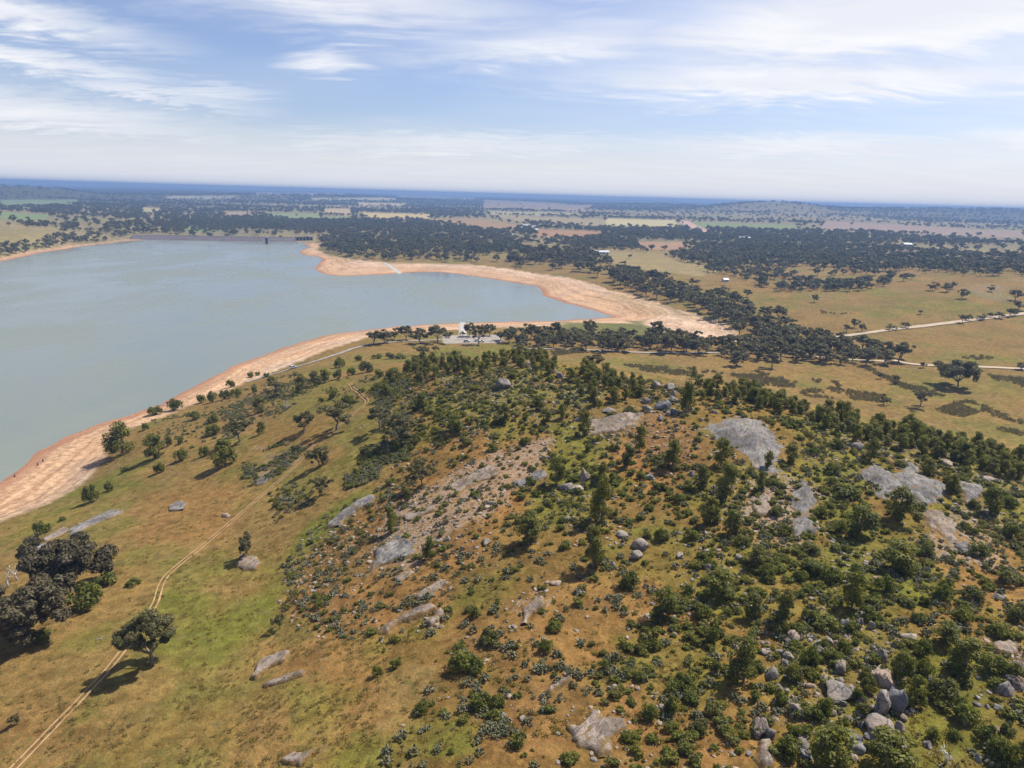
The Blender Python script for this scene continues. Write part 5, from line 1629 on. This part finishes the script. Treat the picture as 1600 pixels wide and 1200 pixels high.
def dens_pad(q, X, Y):
    d = .20 + .55 * sstep(fbm(q[:, 0], q[:, 1], 9, 91), .48, .62)
    for P in DENSE:
        d = np.where(sdist(P, X, Y) > 0, d * 1.55 + .12, d)
    for P in BARE:
        d = np.where(sdist(P, X, Y) > 0, d * .12, d)
    return np.clip(d, 0, 1)


PD = hill_points(27000, 801, dens_pad)
dist = np.linalg.norm(PD - np.array([0, 0, CAM_Z]), axis=1)
px_, py_, _ = project(PD)
inside = (px_ > 0) & (px_ < 1600) & (py_ < 1195)
w_pad = .32 + 1.0 * RNG.uniform(0, 1, len(PD)) ** 1.8
score = np.where(inside, w_pad / dist, 0)
order = np.argsort(-score)
for k in order[:300]:
    P = PD[k]; w = w_pad[k]
    o = place('scrub_clump', PAD[int(k) % len(PAD)], P, (w, w, w * random.uniform(.75, 1.1)), random.uniform(0, 6.28))
    later(o, 'low grey-green', 'scrub clump', 'scrub', 'grey-green scrub clumps on the hill', P)
rp = order[300:]
scatter('low_scrub', PAD + SHRUB_T[:2] + WEED[:1], PD[rp], RNG.uniform(0, 6.28, len(rp)), np.stack([w_pad[rp], w_pad[rp], w_pad[rp] * RNG.uniform(.7, 1.1, len(rp))], -1), 'low grey-green scrub covering the rocky hill', 'scrub')
print('pads', len(PD))
SP = hill_points(18000, 803, lambda q, X, Y: .13 + .8 * sstep(fbm(q[:, 0], q[:, 1], 22, 95), .5, .6) * np.where((X > 860) | (Y < 690), 1.0, .25))
w = .25 + 1.5 * RNG.uniform(0, 1, len(SP)) ** 2
scatter('green_undergrowth', SHRUB_S + [shrub_geo(258, 2.4, 1.4, 46, .17).mesh('shrub', [M_WATTLE, M_BARK])], SP, RNG.uniform(0, 6.28, len(SP)), np.stack([w * .5, w * .5, w * .45], -1), 'small green bushes growing between the rocks of the hill', 'undergrowth')
STONY_PX = [np.array(p_, float) for p_, k_ in STONY]


def dens_stone(q, X, Y):
    d_ = .05 + .5 * sstep(fbm(q[:, 0], q[:, 1], 15, 97), .52, .64)
    for P_ in STONY_PX:
        d_ = np.where(sdist(P_, X, Y) > 0, d_ + .55, d_)
    return d_


RB = hill_points(42000, 805, dens_stone, False)
w = .08 + .75 * RNG.uniform(0, 1, len(RB)) ** 3.5
scatter('stone_rubble', RUBBLE, RB + np.array([0, 0, .03]), RNG.uniform(0, 6.28, len(RB)), np.stack([w, w * .8, w * .5], -1), 'loose granite stones strewn over the hill', 'rubble')

# dry weed patches on the flat and shrubs by the shore rocks
WP = []
for i, (poly, n) in enumerate([([(1140, 585), (1180, 580), (1245, 598), (1240, 606), (1160, 600)], 420), ([(960, 568), (1080, 576), (1130, 584), (1090, 590), (1000, 580)], 330), ([(860, 550), (910, 544), (915, 551), (865, 556)], 190), ([(690, 553), (720, 551), (720, 555), (690, 556)], 70),
                               ([(1240, 612), (1300, 606), (1380, 618), (1400, 632), (1330, 625), (1260, 620)], 300), ([(1350, 575), (1356, 573), (1432, 611), (1426, 615)], 170), ([(1460, 640), (1510, 625), (1550, 640), (1500, 652)], 260), ([(1500, 560), (1520, 556), (1560, 556), (1545, 563)], 60),
                               ([(1540, 640), (1600, 655), (1600, 664), (1550, 650)], 60), ([(1560, 667), (1600, 676), (1600, 682), (1560, 672)], 40), ([(1400, 596), (1440, 606), (1480, 620), (1440, 616)], 140), ([(1540, 585), (1600, 592), (1600, 606), (1560, 596)], 140), ([(1280, 485), (1330, 490), (1330, 494), (1282, 490)], 40), ([(1300, 596), (1320, 600), (1310, 606)], 20), ([(1265, 594), (1282, 594), (1280, 599)], 20)]):
    for P in fill(poly, int(n * .55), 1.25, seed=860 + i, keep=lambda q: fbm(q[:, 0], q[:, 1], 9, 871) + RNG.uniform(-.12, .12, len(q)) > .5):
        WP.append(P)
WP = np.array(WP)
w = RNG.uniform(.8, 1.7, len(WP))
scatter('dry_weeds', WEED, WP, RNG.uniform(0, 6.28, len(WP)), np.stack([w, w, w * 1.0], -1), 'patches of tall dry weeds on the golden flat', 'weeds')
SC = []
for i, (poly, n) in enumerate([([(340, 640), (440, 600), (500, 590), (480, 620), (420, 660), (350, 690)], 480), ([(380, 720), (440, 690), (480, 700), (440, 740), (380, 770)], 200), ([(560, 700), (640, 680), (640, 720), (560, 730)], 160), ([(580, 600), (640, 590), (640, 680), (600, 670)], 260), ([(540, 740), (600, 720), (590, 750), (540, 765)], 90), ([(230, 660), (330, 635), (420, 590), (470, 580), (430, 640), (330, 690), (240, 720)], 260), ([(420, 770), (500, 740), (480, 790), (430, 820)], 60), ([(500, 600), (600, 580), (600, 640), (520, 650)], 90)]):
    for P in fill(poly, int(n * 1.3), .8, seed=880 + i, keep=lambda q: fbm(q[:, 0], q[:, 1], 12, 873) + RNG.uniform(-.15, .15, len(q)) > .5):
        SC.append(P)
SC = np.array(SC)
w = RNG.uniform(.5, 1.3, len(SC))
scatter('shore_scrub', PAD + SHRUB_T, SC, RNG.uniform(0, 6.28, len(SC)), np.stack([w, w, w * .9], -1), 'low grey scrub among rocks on the slope above the shore', 'scrub')
rng = np.random.default_rng(5)
n = 15000
r = np.exp(rng.uniform(log(70), log(330), n)); a = np.radians(rng.uniform(-46, 46, n))
q = np.stack([r * np.sin(a), r * np.cos(a)], -1)
q = q[(sdist(beach_poly, q[:, 0], q[:, 1]) < -2) & ~on_slab(q, -.2) & (rng.uniform(size=n) < .15 + .85 * sstep(fbm(q[:, 0], q[:, 1], 7, 99), .45, .6))]
w = rng.uniform(.4, 1.0, len(q))
scatter('grass', TUFT, np.column_stack([q, height(q[:, 0], q[:, 1])]), rng.uniform(0, 6.28, len(q)), np.stack([w, w, w], -1), 'short dry grass tufts on the slopes', 'grass')

# ------------------------------------------------------------------ the dam
def box(g, c, s, rz=0.0, mat=0):
    cx, cy, cz = c; sx, sy, sz = s[0] / 2, s[1] / 2, s[2] / 2
    V = []
    for z in (-sz, sz):
        for x, y in ((-sx, -sy), (sx, -sy), (sx, sy), (-sx, sy)):
            V.append((cx + x * cos(rz) - y * sin(rz), cy + x * sin(rz) + y * cos(rz), cz + z))
    g.add(V, [(3, 2, 1, 0), (4, 5, 6, 7), (0, 1, 5, 4), (1, 2, 6, 5), (2, 3, 7, 6), (3, 0, 4, 7)], mat)


def part(name, g, mats, parent, smooth=False):
    o = bpy.data.objects.new(name, g.mesh(name, mats if isinstance(mats, list) else [mats], smooth))
    COL.objects.link(o)
    o.parent = parent
    return o


wl = at_z(*np.array([(205, 375), (255, 375), (300, 376), (360, 377), (416, 378), (462, 378)], float).T, 0.0)
t = np.linspace(0, 1, 40)
s = np.concatenate([[0], np.cumsum(np.hypot(*(wl[1:] - wl[:-1]).T))]); s /= s[-1]
Q = np.stack([np.interp(t, s, wl[:, 0]), np.interp(t, s, wl[:, 1])], -1)
for _ in range(8):
    Q[1:-1] = Q[1:-1] * .5 + (Q[:-2] + Q[2:]) * .25
T = np.gradient(Q, axis=0); T /= np.linalg.norm(T, axis=1, keepdims=True)
Nb = np.stack([-T[:, 1], T[:, 0]], -1)
if Nb[20, 1] < 0:
    Nb = -Nb
dam = empty('dam_wall', (Q[20, 0], Q[20, 1], 0))
base = np.array([Q[20, 0], Q[20, 1], 0])


def ribbon(prof, rough=0.0):
    g = Geo(); V = []; Fc = []
    n = len(prof)
    for i in range(len(Q)):
        for off, z in prof:
            j = (random.uniform(-1, 1) * rough)
            V.append((Q[i, 0] + Nb[i, 0] * (off + j) - base[0], Q[i, 1] + Nb[i, 1] * (off + j) - base[1], z))
    for i in range(len(Q) - 1):
        for k in range(n - 1):
            a = i * n + k
            Fc.append((a, a + n, a + n + 1, a + 1))
    Fc.append(tuple(range(n))); Fc.append(tuple((len(Q) - 1) * n + k for k in range(n))[::-1])
    g.add(V, Fc)
    return g


part('embankment', ribbon([(-10, -5), (0, .3), (9, 4.7), (17, 8.6), (25, 8.6), (46, -3)], .4), M_DAM, dam)
part('crest_road', ribbon([(18.3, 8.4), (18.3, 8.85), (23.7, 8.85), (23.7, 8.4)]), M_GRAVEL, dam)
part('parapet', ribbon([(17.2, 8.4), (17.2, 9.4), (17.7, 9.4), (17.7, 8.4)]), M_CONC, dam)
tag(dam, 'long rock-faced dam wall closing the far side of the lake', 'dam')

P = np.array([*at_z(417.0, 381.0, 0.0), 0.0])
tw = empty('intake_tower', tuple(P))
ax = atan2(Nb[30, 1], Nb[30, 0])
g = Geo()
for k in range(2):
    V = []
for z0, z1, r0, r1 in ((-6, 11.0, 2.9, 2.4), (11.0, 11.8, 3.4, 3.4)):
    g.tube([(0, 0, z0), (0, 0, z1)], [r0, r1], 0, 10)
part('shaft', g, M_STEEL, tw)
g = Geo(); box(g, (0, 0, 13.4), (4.6, 4.6, 3.2), ax); c_ = part('cabin', g, M_WHITE, tw)
g = Geo(); box(g, (0, 0, 15.2), (5.4, 5.4, .4), ax); part('roof', g, M_ROOF, tw)
g = Geo()
L = 36.0
d = np.array([cos(ax), sin(ax)])
box(g, (d[0] * (L / 2 + 2.2), d[1] * (L / 2 + 2.2), 11.5), (L, 1.6, .5), ax)
for sgn_ in (-1, 1):
    box(g, (d[0] * (L / 2 + 2.2) - d[1] * .75 * sgn_, d[1] * (L / 2 + 2.2) + d[0] * .75 * sgn_, 12.5), (L, .12, .12), ax)
part('footbridge', g, M_STEEL, tw)
tag(tw, 'dark water intake tower with pale cabin standing before the dam', 'tower')

P0 = np.array([*at_z(463.0, 377.0, 0.0), 0]); P1 = np.array([*at_z(489.0, 377.0, 0.0), 0])
dv = (P1 - P0); Ls = float(np.linalg.norm(dv)); az_s = atan2(dv[1], dv[0])
sp = empty('spillway', tuple(P0), az_s)
for k in range(6):
    g = Geo(); box(g, (k * Ls / 5, 8, 3.5), (1.5, 9, 13)); part('pier', g, M_CONC, sp)
for k in range(5):
    g = Geo(); box(g, ((k + .5) * Ls / 5, 6.5, 3.2), (Ls / 5 - 1.5, .6, 10.4)); part('gate', g, M_STEEL, sp)
g = Geo(); box(g, (Ls / 2, 8, 10.4), (Ls + 4, 6.5, .8)); part('deck', g, M_CONC, sp)
g = Geo(); box(g, (Ls / 2, 4.9, 11.6), (Ls + 4, .15, .18)); box(g, (Ls / 2, 4.9, 11.1), (Ls + 4, .1, .1)); part('railing', g, M_WHITE, sp)
tag(sp, 'gated concrete spillway at the right end of the dam', 'spillway')


# ------------------------------------------------------------------ buildings
def gable(px, py, L, D, Hh, pitch, rz, lab, wall, roof, name='house', cat='house', nwin=3, group='farm buildings on the plain'):
    P = ground_at(px, py)[0]
    e = empty(name, tuple(P), rz)
    g = Geo()
    x, y, h, rr = L / 2, D / 2, Hh, Hh + pitch
    V = [(-x, -y, -1), (x, -y, -1), (x, y, -1), (-x, y, -1), (-x, -y, h), (x, -y, h), (x, y, h), (-x, y, h), (-x, 0, rr), (x, 0, rr)]
    g.add(V, [(0, 1, 5, 4), (1, 2, 6, 9, 5), (2, 3, 7, 6), (3, 0, 4, 8, 7)])
    part('wall', g, wall, e)
    g = Geo(); o_ = .6
    for s_ in (-1, 1):
        yy = s_ * (y + o_); z0 = h - pitch * o_ / y
        V = [(-x - o_, yy, z0), (x + o_, yy, z0), (x + o_, 0, rr + .02), (-x - o_, 0, rr + .02)]
        V2 = [(a, b, c + .18) for a, b, c in V]
        g.add(V + V2, [(0, 1, 2, 3), (7, 6, 5, 4), (0, 4, 5, 1), (1, 5, 6, 2), (2, 6, 7, 3), (3, 7, 4, 0)])
    part('roof', g, roof, e)
    for k in range(nwin):
        g = Geo(); box(g, (-x + L * (k + .5) / nwin, -y - .04, Hh * .55), (L / nwin * .38, .1, Hh * .42)); part('window', g, M_GLASS, e)
    g = Geo(); box(g, (x * .1, -y - .05, Hh * .36), (1.1, .12, Hh * .72)); part('door', g, M_STEEL, e)
    return tag(e, lab, cat, group)


gable(940, 397, 24, 10, 4, 2.2, .12, 'long white shed on the grass beyond the bay trees', M_WHITE, M_WHITE, 'shed', 'shed', 4)
gable(1133, 440, 6.5, 5.5, 2.8, 1.4, .3, 'small white farmhouse between two trees on the plain', M_WHITE, M_WHITE)
gable(1417, 386, 15, 9, 6, 2.5, -.2, 'white shed inside the dark woodland on the right', M_WHITE, M_ROOF, 'shed', 'shed', 2)
gable(1163, 376, 26, 12, 6, 3, .1, 'pale building at the edge of the dark forest belt', M_BRICK, M_ROOF)
for k, (x, y, l, r_, lab) in enumerate([(819, 358.5, 20, .2, 'grey-roofed house, lowest left of the hamlet'), (824, 362, 24, .1, 'white-roofed house at the front of the hamlet'), (829, 358, 22, -.2, 'grey-roofed house in the middle of the hamlet'), (834, 361.5, 20, .3, 'white-roofed house at the right end of the hamlet'), (822, 354.5, 20, .0, 'pale house at the back of the hamlet'), (836, 356, 18, .1, 'small house behind the right end of the hamlet')]):
    gable(x, y, l, 12, 4.5, 3.2, r_, lab, M_BRICK, M_WHITE if 'white' in lab else M_ROOF, group='hamlet behind the bay trees')


# ------------------------------------------------------------------ vehicles
def car(px, py, rz, lab, mat, ute=False):
    P = ground_at(px, py)[0]
    e = empty('parked_car', tuple(P + [0, 0, .28]), rz)
    g = Geo()
    prof = [(-2.2, .45), (-2.25, .85), (-2.1, 1.0), (-1.2, 1.05), (-.75, 1.05), (.95, 1.05), (2.05, .95), (2.25, .75), (2.2, .45)]
    for a, b in ((prof, .86),):
        n = len(a)
        V = [(x, -b, z) for x, z in a] + [(x, b, z) for x, z in a]
        g.add(V, [tuple(range(n)), tuple(range(2 * n - 1, n - 1, -1))] + [(k, n + k, n + (k + 1) % n, (k + 1) % n) for k in range(n)])
    part('body', g, mat, e)
    g = Geo()
    x0, x1, x2, x3 = ((-.3, -.15, .55, 1.15) if ute else (-1.95, -1.5, .45, 1.1))
    V = [(x0, -.82, 1.05), (x3, -.82, 1.05), (x2, -.66, 1.62), (x1, -.66, 1.62), (x0, .82, 1.05), (x3, .82, 1.05), (x2, .66, 1.62), (x1, .66, 1.62)]
    g.add(V, [(0, 1, 2, 3), (7, 6, 5, 4), (1, 5, 6, 2), (4, 0, 3, 7)])
    part('window', g, M_GLASS, e)
    g = Geo(); box(g, ((x1 + x2) / 2, 0, 1.64), (x2 - x1 + .06, 1.36, .06)); part('roof', g, mat, e)
    for x in (-1.4, 1.4):
        for y in (-.8, .8):
            g = Geo(); g.tube([(x, y - .11, .33), (x, y + .11, .33)], [.34, .34], 0, 12); part('wheel', g, M_TYRE, e)
    return tag(e, lab, 'car', 'parked vehicles')


car(458, 576, .75, 'white car on the grey road above the beach', M_WHITE)
car(746, 534, .1, 'white car at the front edge of the gravel car park', M_WHITE)
car(752, 535, .2, 'white utility beside the white car at the car park', M_WHITE, True)
car(729, 535, .3, 'grey car at the left end of the car park', M_ROOF)


# ------------------------------------------------------------------ dead wood
def dead_tree(px, py, hpx, lab, seed, fallen=False, name='dead_tree', cat='dead tree'):
    P = ground_at(px, py)[0]
    _, b = px_scale(P)
    H = hpx / b
    rng = np.random.default_rng(seed)
    g = Geo()
    r = .05 * H

    def grow(p, d, L, r, lv):
        q = p + d * L * .5 + rng.normal(size=3) * L * .05
        e = p + d * L
        g.tube([p, q, e], [r, r * .75, r * .45], 0, 6)
        if lv < 3:
            for _ in range(3 if lv < 2 else 2):
                nd = d + rng.normal(size=3) * .55
                nd /= np.linalg.norm(nd)
                grow(p + d * L * rng.uniform(.55, 1.0), nd, L * rng.uniform(.45, .7), r * .45, lv + 1)
    d0 = np.array([.85, .4, .12]) if fallen else np.array([rng.uniform(-.2, .2), rng.uniform(-.2, .2), 1.0])
    grow(np.array([0, 0, r if fallen else -.3]), d0 / np.linalg.norm(d0), H * .5, r, 0)
    o = bpy.data.objects.new(name, g.mesh(name, [M_DEAD], True))
    COL.objects.link(o)
    o.location = tuple(P)
    return tag(o, lab, cat, 'dead wood')


dead_tree(12, 918, 34, 'bleached bare tree at the left edge behind the big gums', 1)
dead_tree(28, 906, 28, 'bleached bare branches poking out left of the upper big gum', 2)
dead_tree(1478, 1192, 44, 'bleached dead tree near the bottom right corner', 3)
dead_tree(446, 640, 22, 'grey dead tree among the shore rocks', 4)
dead_tree(560, 670, 16, 'fallen bleached limbs beside the dirt track', 5, True, 'fallen_limb', 'log')
dead_tree(150, 1000, 14, 'white fallen log in grass between the big gums and the lone gum', 6, True, 'fallen_log', 'log')
dead_tree(246, 634, 14, 'tangle of grey driftwood at the water where the beach narrows', 7, True, 'driftwood', 'driftwood')
dead_tree(1325, 1006, 22, 'thin grey dead tree behind the boulder pile', 8)
for k, (x, y, lab) in enumerate([(67, 721, 'dark stump at the waterline of the wide beach, right one of three'), (59, 727, 'dark stump at the waterline, middle one of three'), (23, 745, 'dark stump at the waterline nearest the left edge')]):
    P = ground_at(x, y)[0]
    g = Geo(); g.tube([(0, 0, -.3), (.1, 0, .6), (.25, .1, 1.3)], [.4, .33, .2], 0, 7); g.tube([(.05, 0, .6), (.5, .2, 1.1)], [.16, .07], 0, 5)
    o = bpy.data.objects.new('stump', g.mesh('stump', [M_BARK], True)); COL.objects.link(o); o.location = tuple(P)
    tag(o, lab, 'stump', 'stumps on the beach')

write_labels()
